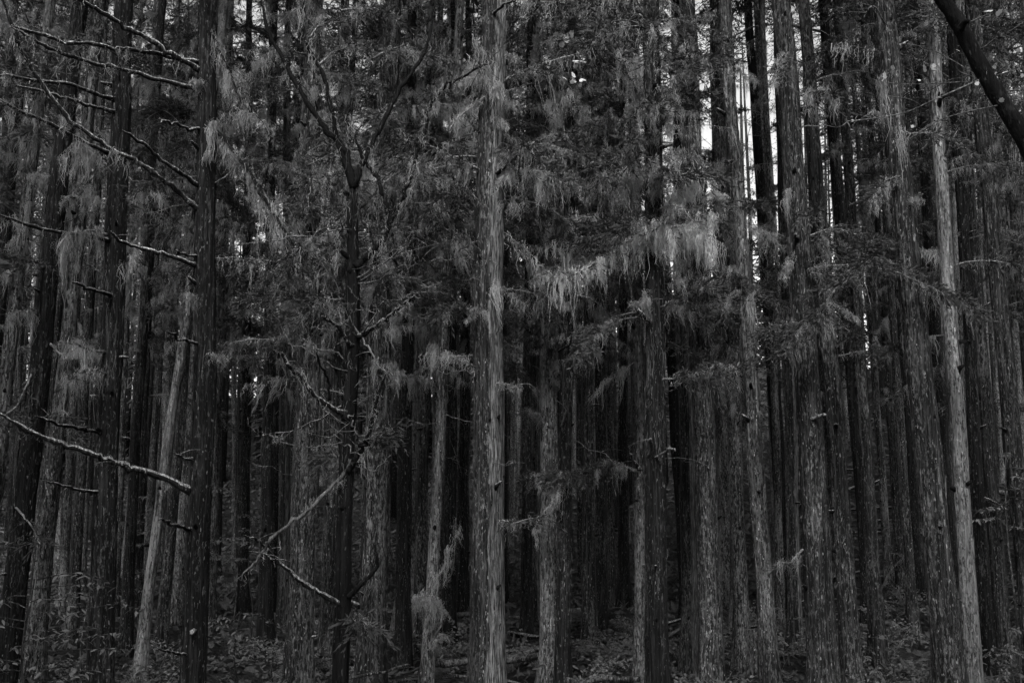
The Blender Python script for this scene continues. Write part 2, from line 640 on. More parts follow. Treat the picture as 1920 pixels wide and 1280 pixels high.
def make_tree(name, label, xs, w, d, tone, crown_z=11.5, group=None, sides=22, lump=.05, stubs=10, fuzz=500, H=None, top=None, tree_i=0,
              crown=True, cat='cedar tree', thin=False):
    """xs: photo columns of the axis at rows 1280, 640, 0; w: width in photo pixels at row 860"""
    tr = Tree()
    H = H or 21 + 6 * random.random()
    q = [P(xs[0], 1280, d), P(xs[1], 640, d), P(xs[2], 0, d)]
    zq = np.array([p[2] for p in q])
    xq = np.array([p[0] for p in q])

    def ax(z):
        z = np.asarray(z, float)
        x = np.interp(z, zq, xq)
        sl0 = (xq[1] - xq[0]) / (zq[1] - zq[0])
        sl1 = (xq[2] - xq[1]) / (zq[2] - zq[1])
        x = np.where(z < zq[0], xq[0] + (z - zq[0]) * sl0, x)
        return np.where(z > zq[2], xq[2] + (z - zq[2]) * sl1 * .6, x)
    xg = float(ax(0.0))
    zb = float(ground(xg, d))
    xg = float(ax(zb))
    zb = float(ground(xg, d)) - .06
    zt = top if top else zb + H
    ref = P(xs[1], 860, d)[2]
    r0 = w * .47 / F * (d * CP + (ref - CAMZ) * SP)
    hh = np.arange(zb, zt, .32 if sides > 12 else .8)
    hh = np.append(hh, zt)
    ph = random.random() * 6
    wob = .012 * np.sin(hh * .9 + ph) + .008 * np.sin(hh * 2.3 + ph)
    pts = np.stack([ax(hh) + wob, d + .012 * np.sin(hh * .8 + 1 + ph), hh], -1)
    taper = np.clip(1 - (hh - ref) / (zb + H - ref) * .85, .10, 1.2)
    rad = r0 * taper ** .8
    base = np.array((xg, d, zb))
    tr.root = thing(name, label, cat, base, group)
    tr.base, tr.d, tr.r0, tr.zb, tr.zt = base, d, r0, zb, zt
    tr.ax = lambda z: float(np.interp(z, hh, pts[:, 0]))
    tr.rad = lambda z: float(np.interp(z, hh, rad))
    Vt, Tt = trunk_mesh(pts - base, rad, sides, lump, seed=tree_i * 7 + 3)
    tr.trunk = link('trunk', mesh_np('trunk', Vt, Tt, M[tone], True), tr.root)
    # knots
    for s in range(stubs):
        z = zb + 1.0 + (min(zt, 12) - zb - 1) * random.random()
        az = -math.pi / 2 + random.uniform(-1.5, 1.5)
        r = tr.rad(z)
        link('branch_stub', random.choice(STUBS), tr.root,
             (tr.ax(z) + r * math.cos(az) - base[0], r * math.sin(az), z - zb), (0, random.uniform(-.5, .3), az), .6 + .7 * random.random())
    if fuzz and d < 17.5:
        g = np.random.default_rng(tree_i + 1700)
        m = int(70 * min(1.6, w / 30))
        z0 = zb + .2 + min(9.5, zt - zb - 1.4) * g.random(m)
        a0 = -math.pi / 2 + g.uniform(-1.7, 1.7, m)
        ll, ww = .15 + .9 * g.random(m) ** 1.6, .012 + .022 * g.random(m)
        tv = np.linspace(0, 1, 5)
        zz = z0[:, None] + ll[:, None] * tv
        lift = .006 + .03 * g.random(m)[:, None] ** 2 * (np.abs(tv - .2) * 1.2) ** 2
        rr_ = np.interp(zz, hh, rad) * (1 + lump * .5) + lift
        aa = a0[:, None] + .06 * g.normal(size=(m, 1)) * tv
        xx_, yy_ = np.interp(zz, hh, pts[:, 0]), np.interp(zz, hh, pts[:, 1])
        wa = ww[:, None] * np.array([.5, 1, 1, .8, .25]) / rr_
        Aq = np.stack([xx_ + rr_ * np.cos(aa - wa), yy_ + rr_ * np.sin(aa - wa), zz], -1)
        Bq = np.stack([xx_ + rr_ * np.cos(aa + wa), yy_ + rr_ * np.sin(aa + wa), zz], -1)
        Vq = np.stack([Aq, Bq], 2).reshape(-1, 3) - base
        iq = ((np.arange(m) * 10)[:, None] + (np.arange(4) * 2)[None, :]).reshape(-1, 1)
        link('bark_strips', mesh_np('bark_strips', Vq, np.concatenate([iq + np.array([[0, 1, 3]]), iq + np.array([[0, 3, 2]])]), M[tone]), tr.root)['kind'] = 'stuff'
    # lichen tufts on the bark
    if fuzz:
        g = np.random.default_rng(tree_i + 900)
        zz = zb + .3 + (min(zt, 11.5) - zb) * g.random(fuzz) ** .8
        nc = max(4, fuzz // 12)
        pick = g.integers(0, nc, fuzz)
        zc, ac = zb + .5 + 10.5 * g.random(nc), -math.pi / 2 + g.uniform(-1.9, 1.9, nc)
        zz = np.clip(zc[pick] + g.normal(size=fuzz) * .22, zb + .2, min(zt, 11.8))
        aa = ac[pick] + g.normal(size=fuzz) * .25
        r = np.interp(zz, hh, rad) * (1.0 + .06 * g.random(fuzz))
        bb = np.stack([np.interp(zz, hh, pts[:, 0]) + r * np.cos(aa), d + r * np.sin(aa), zz], -1) - base
        Vf, Tf = strands(bb, (.03 + .12 * g.random(fuzz) ** 2) * np.where(zz > zb + 4.5, 1.9, 1.0), .003 + .004 * g.random(fuzz), g, sway=.012)
        link('bark_lichen', mesh_np('bark_lichen', Vf, Tf, M['bark_lichen']), tr.root)['kind'] = 'stuff'
    # crown
    if crown:
        add_crown(tr, crown_z, zt, tree_i, thin)
    return tr


def add_crown(tr, z0, zt, k, thin=False):
    lm, cm, im = CROWNS[k % 4 + (4 if thin else 0)]
    s = (zt - z0 + .8) / 12.0
    w = min(1.25, max(.8, s)) * random.uniform(.85, 1.15)
    x0, x1 = tr.ax(z0), tr.ax(zt)
    tilt = math.atan2(x1 - x0, zt - z0)
    rz = random.random() * 6.28
    loc = (x0 - tr.base[0], 0, z0 - tr.zb)
    mat = Matrix.Translation(loc) @ Matrix.Rotation(tilt, 4, 'Y') @ Matrix.Rotation(rz, 4, 'Z') @ Matrix.Diagonal((w, w, s, 1))
    for nm, me in (('limbs', lm), ('crown', cm), ('lichen', im)):
        o = link(nm, me, tr.root)
        o.matrix_local = mat


NEAR = {}
# key, rows(1280,640,0), width, distance, bark, label
TABLE = [
    ('A2', (-50, 22, 95), 26, 15.0, 'moss', 'lumpy mossy trunk at the left edge, leaning right'),
    ('A1', (8, 78, 150), 42, 13.0, 'dark', 'wide dark leaning trunk second from the left edge'),
    ('A3', (62, 125, 190), 30, 16.0, 'moss', 'ragged moss-flecked trunk leaning beside the wide dark leftmost trunk'),
    ('A4', (128, 165, 200), 20, 20.0, 'mid', 'slim grey trunk just left of the dark trunk with long dead limbs'),
    ('A5', (190, 208, 236), 44, 12.5, 'dark', 'dark cedar with dead limbs reaching to the left edge, behind the barbed trunk'),
    ('A6', (230, 266, 305), 20, 19.0, 'mid', 'slim grey leaning trunk right of the left dark dead-limbed cedar'),
    ('A7', (257, 341, 425), 19, 17.0, 'bright', 'pale slanting trunk that runs behind the big left dead-limbed trunk'),
    ('A7b', (297, 350, 400), 20, 20.0, 'mid', 'grey trunk close on the right of the pale slanting trunk'),
    ('A8', (363, 383, 393), 44, 11.0, 'dark', 'big dark near trunk on the left with many long bare dead limbs'),
    ('A9', (391, 412, 432), 14, 22.0, 'pale', 'thin pale trunk touching the right side of the big dead-limbed trunk'),
    ('A10', (455, 462, 468), 20, 24.0, 'dark', 'dark slim trunk behind the crossed bare limbs'),
    ('B1', (497, 505, 512), 24, 19.0, 'dark', 'dark slim trunk behind the tip of the fallen-looking pale limb'),
    ('B2', (530, 536, 540), 22, 21.0, 'right', 'grey slim trunk just left of the shaggy lichen-coated trunk'),
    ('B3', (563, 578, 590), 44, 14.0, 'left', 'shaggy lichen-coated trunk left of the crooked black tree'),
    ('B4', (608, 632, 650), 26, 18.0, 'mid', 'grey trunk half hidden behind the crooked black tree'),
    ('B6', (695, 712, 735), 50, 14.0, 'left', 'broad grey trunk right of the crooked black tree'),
    ('B7', (752, 765, 775), 28, 18.0, 'dark', 'dark trunk right of the broad grey trunk'),
    ('B8', (785, 797, 810), 22, 20.0, 'mid', 'grey trunk just left of the slim silvery trunk'),
    ('B9', (800, 833, 862), 21, 15.0, 'pale', 'slim silvery trunk leaning towards the big central trunk'),
    ('B10', (842, 846, 852), 24, 20.0, 'dark', 'dark trunk between the slim silvery trunk and the central trunk'),
    ('B11', (866, 872, 880), 22, 23.0, 'dark', 'dark trunk against the left side of the big central trunk'),
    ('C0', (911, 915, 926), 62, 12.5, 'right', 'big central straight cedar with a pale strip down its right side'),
    ('C1a', (985, 990, 995), 20, 21.0, 'dark', 'first dark slim trunk right of the big central cedar'),
    ('C1b', (1006, 1005, 1004), 18, 24.0, 'right', 'thin grey trunk left of the paired trunks wound with a vine'),
    ('C2a', (1030, 1030, 1048), 36, 16.0, 'pale', 'pale-edged left trunk of the close pair right of centre'),
    ('C2b', (1056, 1062, 1075), 26, 15.0, 'dark', 'dark right trunk of the close pair right of centre'),
    ('C3a', (1104, 1104, 1104), 24, 20.0, 'mid', 'grey trunk right of the close pair, above the ferns'),
    ('C3b', (1127, 1126, 1125), 22, 22.0, 'dark', 'dark trunk above the ferns, second right of the close pair'),
    ('C3c', (1146, 1144, 1142), 14, 26.0, 'mid', 'thinnest grey trunk above the central ferns'),
    ('C3d', (1170, 1168, 1165), 20, 25.0, 'dark', 'dark slim trunk left of the snag-topped pale trunk'),
    ('C4', (1202, 1198, 1188), 21, 15.0, 'pale', 'slim pale trunk standing against the dark lichen-hung cedar'),
    ('C5', (1233, 1227, 1222), 40, 13.0, 'dark', 'dark cedar hung with the brightest beards of lichen, right of centre'),
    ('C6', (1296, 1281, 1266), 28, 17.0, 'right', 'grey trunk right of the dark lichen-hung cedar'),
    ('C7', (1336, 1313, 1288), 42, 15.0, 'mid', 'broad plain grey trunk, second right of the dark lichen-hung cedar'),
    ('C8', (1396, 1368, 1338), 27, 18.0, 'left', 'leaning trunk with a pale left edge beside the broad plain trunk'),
    ('C9', (1447, 1402, 1358), 30, 14.5, 'pale', 'tall pale speckled trunk leaning left beneath the sky gaps'),
    ('D0', (1466, 1450, 1430), 16, 22.0, 'pale', 'thin pale trunk right of the speckled leaning trunk'),
    ('D1', (1494, 1478, 1455), 24, 19.0, 'right', 'grey trunk against the left side of the thick sprig-topped trunk'),
    ('D2', (1542, 1511, 1464), 50, 13.0, 'mid', 'thick grey trunk with a bright sprig and a broken stub, right side'),
    ('D3', (1599, 1554, 1506), 34, 15.0, 'mid', 'pale-edged trunk close to the right of the thick sprig-topped trunk'),
    ('D4', (1649, 1610, 1570), 25, 18.0, 'mid', 'grey trunk beside the ladder of bare twigs'),
    ('D5', (1680, 1636, 1590), 14, 26.0, 'pale', 'thin pale far trunk right of the ladder of bare twigs'),
    ('D6', (1702, 1660, 1615), 16, 25.0, 'mid', 'thin leaning far trunk in front of the fern slope'),
    ('D6b', (1735, 1690, 1640), 20, 24.0, 'dark', 'dark leaning trunk left of the wide leaning right-hand trunk'),
    ('D7', (1781, 1719, 1655), 50, 13.0, 'mid', 'wide leaning trunk left of the brightest trunk'),
    ('D8', (1826, 1784, 1745), 30, 13.5, 'bright', 'brightest silver knotty trunk on the right'),
    ('D9', (1852, 1818, 1780), 24, 17.0, 'dark', 'dark trunk just right of the brightest silver trunk'),
    ('D10', (1888, 1838, 1795), 26, 18.0, 'mid', 'grey leaning trunk near the right edge, inner one'),
    ('D11', (1945, 1880, 1820), 34, 15.0, 'mid', 'outermost leaning trunk at the right edge'),
]
for n, (k, xs, w, d, tone, lab) in enumerate(TABLE):
    lump = {'moss': .13, 'dark': .05, 'pale': .05, 'left': .06}.get(tone, .045)
    fm = 2.6 if 420 < xs[1] < 1260 else 1.3
    fz = {'moss': 900, 'pale': 700, 'left': 900, 'bright': 300}.get(tone, 450)
    if k == 'B3':
        fz, lump = 2600, .10
    NEAR[k] = make_tree('cedar_tree', lab, xs, w, d, tone, crown_z=8.2 + .30 * d * random.uniform(.9, 1.1), tree_i=n, lump=lump, fuzz=int(fz * fm),
                        stubs=9 if d < 19 else 4, thin=(d > 15), top=float(P(640, 470, d)[2]) if k == 'B4' else None, crown=(k != 'B4'), group='cedar trunks of the plantation')

# ------------------------------------------------------------------ far trees filling the rows behind
gap_names = [('the left edge', -500), ('the wide dark leftmost trunk', 78), ('the left dead-limbed cedar', 208), ('the big dead-limbed trunk', 383),
             ('the shaggy lichen-coated trunk', 578), ('the broad grey trunk', 712), ('the big central cedar', 915), ('the close pair', 1045),
             ('the dark lichen-hung cedar', 1227), ('the speckled leaning trunk', 1402), ('the thick sprig-topped trunk', 1511),
             ('the wide leaning trunk', 1719), ('the brightest silver trunk', 1784), ('the right edge', 2200)]
FAR = []
g = np.random.default_rng(5)
spots = []
tries = 0
while len(spots) < 245 and tries < 40000:
    tries += 1
    d = 21 + 44 * g.random() ** 1.5
    px = -260 + 2440 * g.random()
    x = (px - 960) / F * d
    if 645 < px < 690:
        continue
    if 1205 < px < 1580 and d > 29 and g.random() < .80:
        continue
    if all((x - a) ** 2 + (d - b) ** 2 > 1.35 ** 2 for a, b in spots) and all(abs(t.base[0] - x) + abs(t.d - d) > 1.6 for t in NEAR.values()):
        spots.append((x, d))
cnt = {}
ORD = [''] + ('first second third fourth fifth sixth seventh eighth ninth tenth eleventh twelfth thirteenth fourteenth fifteenth sixteenth seventeenth '
              'eighteenth nineteenth twentieth').split() + [t_ + '-' + w_ for t_ in ('twenty', 'thirty', 'forty') for w_ in 'first second third fourth fifth sixth seventh eighth ninth tenth'.split()]
spots.sort(key=lambda q: q[0] / q[1])
for n, (x, d) in enumerate(spots):
    px = 960 + x / d * F
    gi = max(i for i, (nm, q) in enumerate(gap_names) if q <= px)
    a, b = gap_names[gi][0], gap_names[min(gi + 1, len(gap_names) - 1)][0]
    lean = (px - 960) * .045 + g.normal() * 14
    diam = .17 + .24 * g.random()
    w = F * diam / d
    tone = ['dark', 'mid', 'pale', 'pale'][int(g.integers(0, 4))]
    gap = 1205 < px < 1580
    hc, HH = True, None
    low = g.random() < (.30 if gap else .36)
    cz = float(ground(x, d)) + (g.uniform(8.0, 11.5) + max(0, (30 - d) * .25) if low else g.uniform(15, 18))
    if d > 31 and not low and g.random() < (.93 if gap else (.34 if 860 < px < 1205 else .06)):
        hc, HH = False, g.uniform(15, 22)          # broken-topped or bare pole
    cnt[a] = cnt.get(a, 0) + 1
    lab = '%s slim far cedar, %s to the right of %s' % ({'dark': 'dark', 'mid': 'grey', 'pale': 'pale'}[tone], ORD[cnt[a]], a)
    FAR.append(make_tree('cedar_tree', lab, (px + lean, px, px - lean), w, d, tone, thin=(low and g.random() < .85) or (d > 31 and g.random() < .5),
                         crown_z=cz, crown=hc, H=HH, tree_i=60 + n, sides=10, stubs=0, fuzz=0,
                         group='far cedars between %s and %s' % (a, b)))

# unseen trees added beside the frame so their crowns shade the edges
for n, (x, d) in enumerate([(-9.5, 12), (-11, 16), (-8.4, 8), (9.8, 12.5), (11.5, 16.5), (8.6, 8.5), (-13, 20.5), (14, 21), (-7.5, 4), (-9.5, 1), (-11, 6), (7.8, 4.5), (9.8, 1.2), (11.5, 6.5), (-13, 10), (13.5, 10)]):
    px = 960 + x / d * F
    FAR.append(make_tree('cedar_tree', 'added shade cedar just outside the %s edge of the view' % ('left' if x < 0 else 'right'), (px, px, px), F * .4 / d, d, 'dark',
                         crown_z=7.5 if d > 9 else 4.0, tree_i=230 + n, sides=12, stubs=0, fuzz=0, group='added shade cedars outside the %s edge' % ('left' if x < 0 else 'right')))

# unseen trees added behind the camera, heights shaped to shade floor and edges
for n in range(26):
    x, d = -19.5 + 3.0 * (n % 13) + 1.5 * (n // 13) + random.uniform(-.6, .6), (-8.5, -12.0)[n // 13] + random.uniform(-.7, .7)
    z = float(ground(x, d))
    tr = Tree()
    b = np.array((x, d, z - .05))
    tr.root = thing('cedar_tree', 'added shade cedar behind the camera, outside the view', 'cedar tree', b, 'added shade cedars behind the camera')
    tr.base, tr.zb, tr.zt = b, z, z + 26.5 + 2 * random.random() + 13 * float(sstep(4.0, 11.0, abs(x + 3.0)))
    hh = np.linspace(0, tr.zt - z, 20)
    link('trunk', mesh_np('trunk', *trunk_mesh(np.stack([hh * 0, hh * 0, hh], -1), .22 * (1 - hh / 27), 10, .05, seed=n), M['mid'], True), tr.root)
    tr.ax = lambda q, x=x: x
    add_crown(tr, z + 2, tr.zt, n)

# far wood beyond the counted trees
g = np.random.default_rng(41)
wv, cv = [], []
for k in range(620):
    d = 58 + 42 * g.random() if k < 400 else 46 + 16 * g.random()
    px = -700 + 3300 * g.random()
    x = (px - 960) / F * d
    z = float(ground(x, d))
    H = 12 + 8 * g.random() if k >= 400 else (7 + 8 * g.random()) * (.75 if 1200 < px < 1580 else (1.15 if 420 < px < 1200 else 1.7))
    hh = np.array([z - .2, z + H * .5, z + H])
    wv.append(tube(np.stack([x + g.normal(size=3) * .1, np.full(3, d), hh], -1), np.array([.2, .15, .05]) * (.5 + .6 * g.random()), 6))
    if k >= 400:
        continue
    m = 420
    t = g.random(m) ** .8
    zc = z + H * (.04 + .96 * t)
    rr = (2.6 * (1 - t) + .3) * np.sqrt(g.random(m))
    az = g.random(m) * 6.28
    bb = np.stack([x + rr * np.cos(az), d + rr * np.sin(az), zc], -1)
    dv = np.stack([np.cos(az), np.sin(az), -.4 + .3 * g.normal(size=m)], -1)
    cv.append(blades(bb, dv, .5 + .4 * g.random(m), .16, g))
fw = link('distant_wood', mesh_np('distant_wood', *merge(cv), M['needles']))
fw['kind'] = 'stuff'
fw2 = link('distant_wood_trunks', mesh_np('distant_wood_trunks', *merge(wv), M['dark'], True))
fw2['kind'] = 'stuff'

# ------------------------------------------------------------------ crooked black tree in front
def px_path(pts, d0, d1, n=None):
    m = len(pts)
    ds = np.linspace(d0, d1, m)
    q = np.array([P(a, b, dd) for (a, b), dd in zip(pts, ds)])
    return spline(q, n or max(6, m * 5))


def wobble(path, amp, g=rng):
    n = len(path)
    w = np.zeros((n, 3))
    for k in (2, 4, 7):
        w += g.normal(size=3) * np.sin(np.linspace(0, k * 3.1, n) + g.random() * 6)[:, None] / k
    w *= np.sin(np.linspace(0, math.pi, n))[:, None] * .9 + .1
    return path + w * amp


def limb(tr, pts, w0, w1, d0=None, d1=None, mat='limb', lichen=0, lmax=.35, lmin=.06, foliage=0, twigs=0, lump=.10, name='branch', lmat='lichen',
         fmat='needles_pale', sub=True, t0=.1, label=None, spread=.04, wob=.02):
    """a limb of a tree drawn along photo columns/rows at real distances; w in photo pixels"""
    d0 = tr.d - tr.r0 * .6 if d0 is None else d0
    d1 = d0 - .5 if d1 is None else d1
    path = wobble(px_path(pts, d0, d1), wob)
    n = len(path)
    kk = rng.normal(size=(n, 3)) * (.004 + .012 * (rng.random((n, 1)) < .22))
    path = path + kk * np.minimum(1, np.arange(n) / 3)[:, None]
    if w0 > 5:
        twigs = twigs + 5
    dd = np.linspace(d0, d1, n)
    tq_ = np.linspace(0, 1, n)
    r = (w1 + (w0 - w1) * (1 - tq_) ** .8 + .35 * w0 * np.exp(-tq_ * 14)) * np.where(tq_ > .93, .6, 1) * .5 / F * dd
    bumps = 1 + .12 * np.sin(np.linspace(0, n * 1.1, n) + rng.random() * 6)
    pc = path - tr.base
    parts = [tube(pc, r * bumps, 8 if w0 > 5 else 5, lump)]
    for k in range(twigs):
        t = rng.integers(int(n * .12), n)
        dv = unit(np.array((rng.normal() * .8, rng.normal() * .6, rng.normal() * .6 + .1)))
        L = .03 + .30 * rng.random() ** 2.2
        tw = pc[t] + dv * L * np.linspace(0, 1, 5)[:, None] + np.array((0, 0, -1)) * (L * .3 * np.linspace(0, 1, 5) ** 2)[:, None]
        parts.append(tube(tw, np.linspace(.005, .002, 5), 4))
    subs = []
    if lichen > 200:
        for k in range(int(5 + lichen / 110)):
            i0 = int(rng.integers(int(n * .15), n))
            dv = unit(np.array((rng.normal() * .7, rng.normal() * .7, rng.normal() * .25 - .1)))
            sl = .10 + .28 * rng.random()
            tq = np.linspace(0, 1, 6)[:, None]
            sb = pc[i0] + dv * sl * tq - np.array((0, 0, 1)) * sl * .5 * tq ** 2 + np.cumsum(rng.normal(size=(6, 3)) * .008, 0)
            subs.append(sb)
            parts.append(tube(sb, np.linspace(.005, .002, 6), 3))
    o = link(name, mesh_np(name, *merge(parts), M[mat], True), tr.root)
    if label:
        o['label'] = label
    if foliage:
        tt = .2 + .8 * rng.random(foliage)
        ii = tt * (n - 1)
        i0 = np.minimum(ii.astype(int), n - 2)
        bp = pc[i0] + (pc[i0 + 1] - pc[i0]) * (ii - i0)[:, None]
        ax_ = unit(pc[-1] - pc[0])
        dv = ax_[None, :] * .5 + rng.normal(size=(foliage, 3)) * np.array((.7, .7, .35)) + np.array((0, 0, -.1))
        Vf, Tf = sprigs(bp, dv, .14 + .22 * rng.random(foliage), 13, .075, .016, droop=.35)
        link('foliage', mesh_np('foliage', Vf, Tf, M[fmat]), o)
    if lichen:
        share = .45 if subs else 1.0
        bl = [beard(pc, int(lichen * 2.4 * share), lmin * .6, lmax, .0052, spread, t0=t0)]
        for sb in subs:
            bl.append(beard(sb, int(lichen * 1.5 / len(subs)) + 8, .04, max(.12, lmax * rng.uniform(.25, .85)), .0052, .02, t0=.1, clumps=3))
        link('lichen', mesh_np('lichen', *merge(bl), M[lmat]), o)
    return o


DB = 10.0
bt = make_tree('crooked_tree', 'crooked black half-dead tree with forked limbs left of the big central cedar', (640, 657, 668), 27, DB, 'black',
               tree_i=310, lump=.10, fuzz=350, stubs=5, top=float(P(665, 345, DB)[2]), crown=False, cat='dead tree')
for pts, w0, w1, kw in [
    ([(664, 352), (640, 275), (612, 245), (578, 195), (548, 145), (525, 100), (500, 50), (488, -20)], 13, 5, dict(lichen=50)),
    ([(655, 330), (632, 265), (618, 200), (613, 160), (588, 105), (570, 60), (560, -20)], 9, 5, dict(lichen=40)),
    ([(666, 345), (688, 290), (700, 265), (735, 195), (768, 145), (800, 85), (812, 20)], 11, 5, dict(lichen=30)),
    ([(668, 500), (690, 478), (716, 450), (728, 420), (720, 365), (700, 325), (680, 295), (665, 255), (632, 195)], 13, 3, dict(lichen=90)),
    ([(728, 425), (745, 385), (765, 345), (782, 290), (803, 235), (815, 185), (850, 155), (900, 125), (928, 117)], 9, 3, dict(lichen=160, twigs=6)),
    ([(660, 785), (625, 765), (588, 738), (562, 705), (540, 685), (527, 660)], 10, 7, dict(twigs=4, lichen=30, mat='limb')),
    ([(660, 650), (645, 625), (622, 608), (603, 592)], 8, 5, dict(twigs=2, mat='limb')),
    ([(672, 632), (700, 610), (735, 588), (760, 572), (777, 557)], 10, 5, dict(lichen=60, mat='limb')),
    ([(618, 750), (614, 710), (600, 685), (592, 660)], 5, 4, dict()),
    ([(665, 615), (690, 648), (705, 680), (720, 695), (740, 708), (748, 725)], 4, 3, dict(twigs=5, mat='twig')),
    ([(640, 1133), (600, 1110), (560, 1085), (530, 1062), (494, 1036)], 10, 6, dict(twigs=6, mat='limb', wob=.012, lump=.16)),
    ([(660, 862), (648, 884), (600, 935), (552, 978), (508, 1010), (494, 1034), (470, 1062), (445, 1086)], 9, 3,
     dict(mat='twig', lichen=40, twigs=7, wob=.012, lump=.16, label='pale bare limb sweeping down to the left')),
    ([(652, 884), (668, 858), (682, 835), (692, 812)], 10, 8, dict(twigs=3)),
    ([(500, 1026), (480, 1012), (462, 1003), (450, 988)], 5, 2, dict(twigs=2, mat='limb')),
    ([(655, 1118), (672, 1102), (690, 1082), (704, 1058), (709, 1035)], 9, 6, dict(twigs=3)),
    ([(690, 820), (697, 790), (705, 760), (722, 700)], 9, 4, dict(lichen=60)),
]:
    kw.setdefault('mat', 'black')
    limb(bt, pts, w0, w1, DB - .05, DB - .05 - .35 * rng.random(), **kw)
limb(bt, [(655, 1165), (672, 1160), (690, 1172)], 4, 2, DB, DB - .3, foliage=24, lichen=30, lmax=.15, name='shoot', mat='twig')
for pts in ([(660, 300), (640, 250), (625, 230)], [(740, 200), (725, 215), (700, 225)], [(600, 120), (640, 90), (690, 80)], [(700, 110), (735, 90), (775, 100)],
            [(580, 70), (610, 40), (660, 30)], [(640, 20), (700, 15), (750, 40)], [(720, 330), (690, 380), (650, 400)], [(600, 430), (560, 470), (520, 480)],
            [(690, 500), (730, 520), (770, 520)], [(640, 560), (600, 570), (560, 590)], [(665, 850), (700, 820), (740, 800)], [(650, 860), (620, 850), (600, 870)]):
    limb(bt, pts, 4, 2, DB + .1, DB + .3 + .5 * rng.random(), foliage=34, lichen=110, lmax=.32, name='shoot', mat='twig')

# ------------------------------------------------------------------ dead limbs of the left trunks
A8, A5, A1, A7t = NEAR['A8'], NEAR['A5'], NEAR['A1'], NEAR['A7']
for pts, w0, w1, kw in [
    ([(376, 133), (345, 115), (300, 85), (255, 60), (205, 30), (165, 8), (120, -25)], 11, 8, dict(lichen=10)),
    ([(374, 117), (330, 110), (270, 97), (215, 88), (160, 82), (120, 80), (70, 63), (22, 48)], 9, 6, dict(twigs=4, lichen=40)),
    ([(374, 168), (320, 155), (240, 133), (170, 118), (110, 97), (70, 78), (22, 50)], 9, 6, dict(twigs=4, lichen=20)),
    ([(378, 242), (340, 236), (300, 226)], 6, 4, dict()),
    ([(380, 402), (340, 365), (300, 332), (262, 305), (218, 282), (160, 243), (110, 195), (70, 140), (40, 95), (22, 48), (0, -10)], 10, 7, dict(twigs=3, lichen=90)),
    ([(378, 352), (340, 325), (302, 298), (268, 270), (230, 245)], 9, 5, dict(twigs=2)),
    ([(372, 500), (325, 482), (262, 465), (225, 450), (207, 435)], 9, 5, dict(twigs=2)),
    ([(370, 480), (345, 476), (330, 470)], 5, 4, dict()),
    ([(372, 645), (340, 635), (312, 621)], 6, 4, dict()),
    ([(360, 920), (300, 893), (245, 876), (205, 862), (170, 848), (110, 828), (55, 808), (0, 775)], 13, 8, dict(twigs=6, lichen=60, lmax=.12)),
    ([(358, 992), (330, 985), (298, 974)], 8, 4, dict()),
    ([(362, 860), (345, 858), (330, 852)], 6, 4, dict()),
    ([(396, 240), (425, 265), (450, 300), (470, 325), (490, 360), (515, 405), (550, 460)], 7, 5, dict(lichen=420, lmax=.8, mat='black')),
    ([(390, 55), (410, 90), (430, 125), (445, 175), (470, 215)], 5, 3, dict(lichen=300, lmax=.6, mat='black')),
    ([(352, 1228), (325, 1222), (295, 1215)], 6, 3, dict()),
]:
    limb(A8, pts, w0, w1, A8.d - .05, A8.d - .9, **kw)
for pts, w0, w1, kw in [
    ([(214, 186), (170, 173), (110, 156), (60, 150), (0, 138)], 8, 6, dict(lichen=30)),
    ([(216, 210), (165, 197), (110, 180), (30, 160)], 7, 5, dict(lichen=20)),
    ([(204, 287), (150, 262), (95, 232), (45, 212), (0, 188)], 8, 6, dict(lichen=70)),
    ([(204, 452), (165, 442), (120, 436), (55, 422), (0, 404)], 8, 6, dict(lichen=50)),
    ([(208, 555), (180, 542), (135, 530)], 8, 5, dict()),
    ([(192, 812), (150, 800), (110, 797), (65, 779)], 8, 5, dict(twigs=3)),
    ([(186, 922), (145, 918), (120, 910), (80, 901)], 6, 4, dict()),
    ([(200, 440), (165, 432), (130, 440), (108, 465)], 5, 3, dict(lichen=190, lmax=1.0, mat='twig')),
    ([(200, 300), (165, 285), (140, 260)], 4, 3, dict(lichen=220, lmax=.8, mat='twig')),
    ([(200, 660), (150, 650), (110, 640)], 4, 3, dict(lichen=160, lmax=.6, mat='twig')),
    ([(200, 700), (160, 690), (125, 720)], 4, 3, dict(lichen=120, lmax=.7, mat='twig', foliage=10)),
]:
    limb(A5, pts, w0, w1, A5.d - .1, A5.d - 1.0, **kw)
for pts, kw in [([(85, 500), (60, 490), (30, 480)], dict(foliage=26)), ([(60, 700), (30, 760), (-10, 790)], dict(foliage=30)),
                ([(95, 645), (125, 670), (150, 640)], dict(lichen=80)), ([(30, 950), (60, 990), (75, 1020)], dict(foliage=26)),
                ([(10, 60), (15, 20), (5, -10)], dict(lichen=200, lmax=.5)), ([(25, 50), (0, 30), (-20, 30)], dict(lichen=260, lmax=.6))]:
    limb(A1, pts, 4, 2, A1.d - .1, A1.d - .8, mat='twig', **kw)

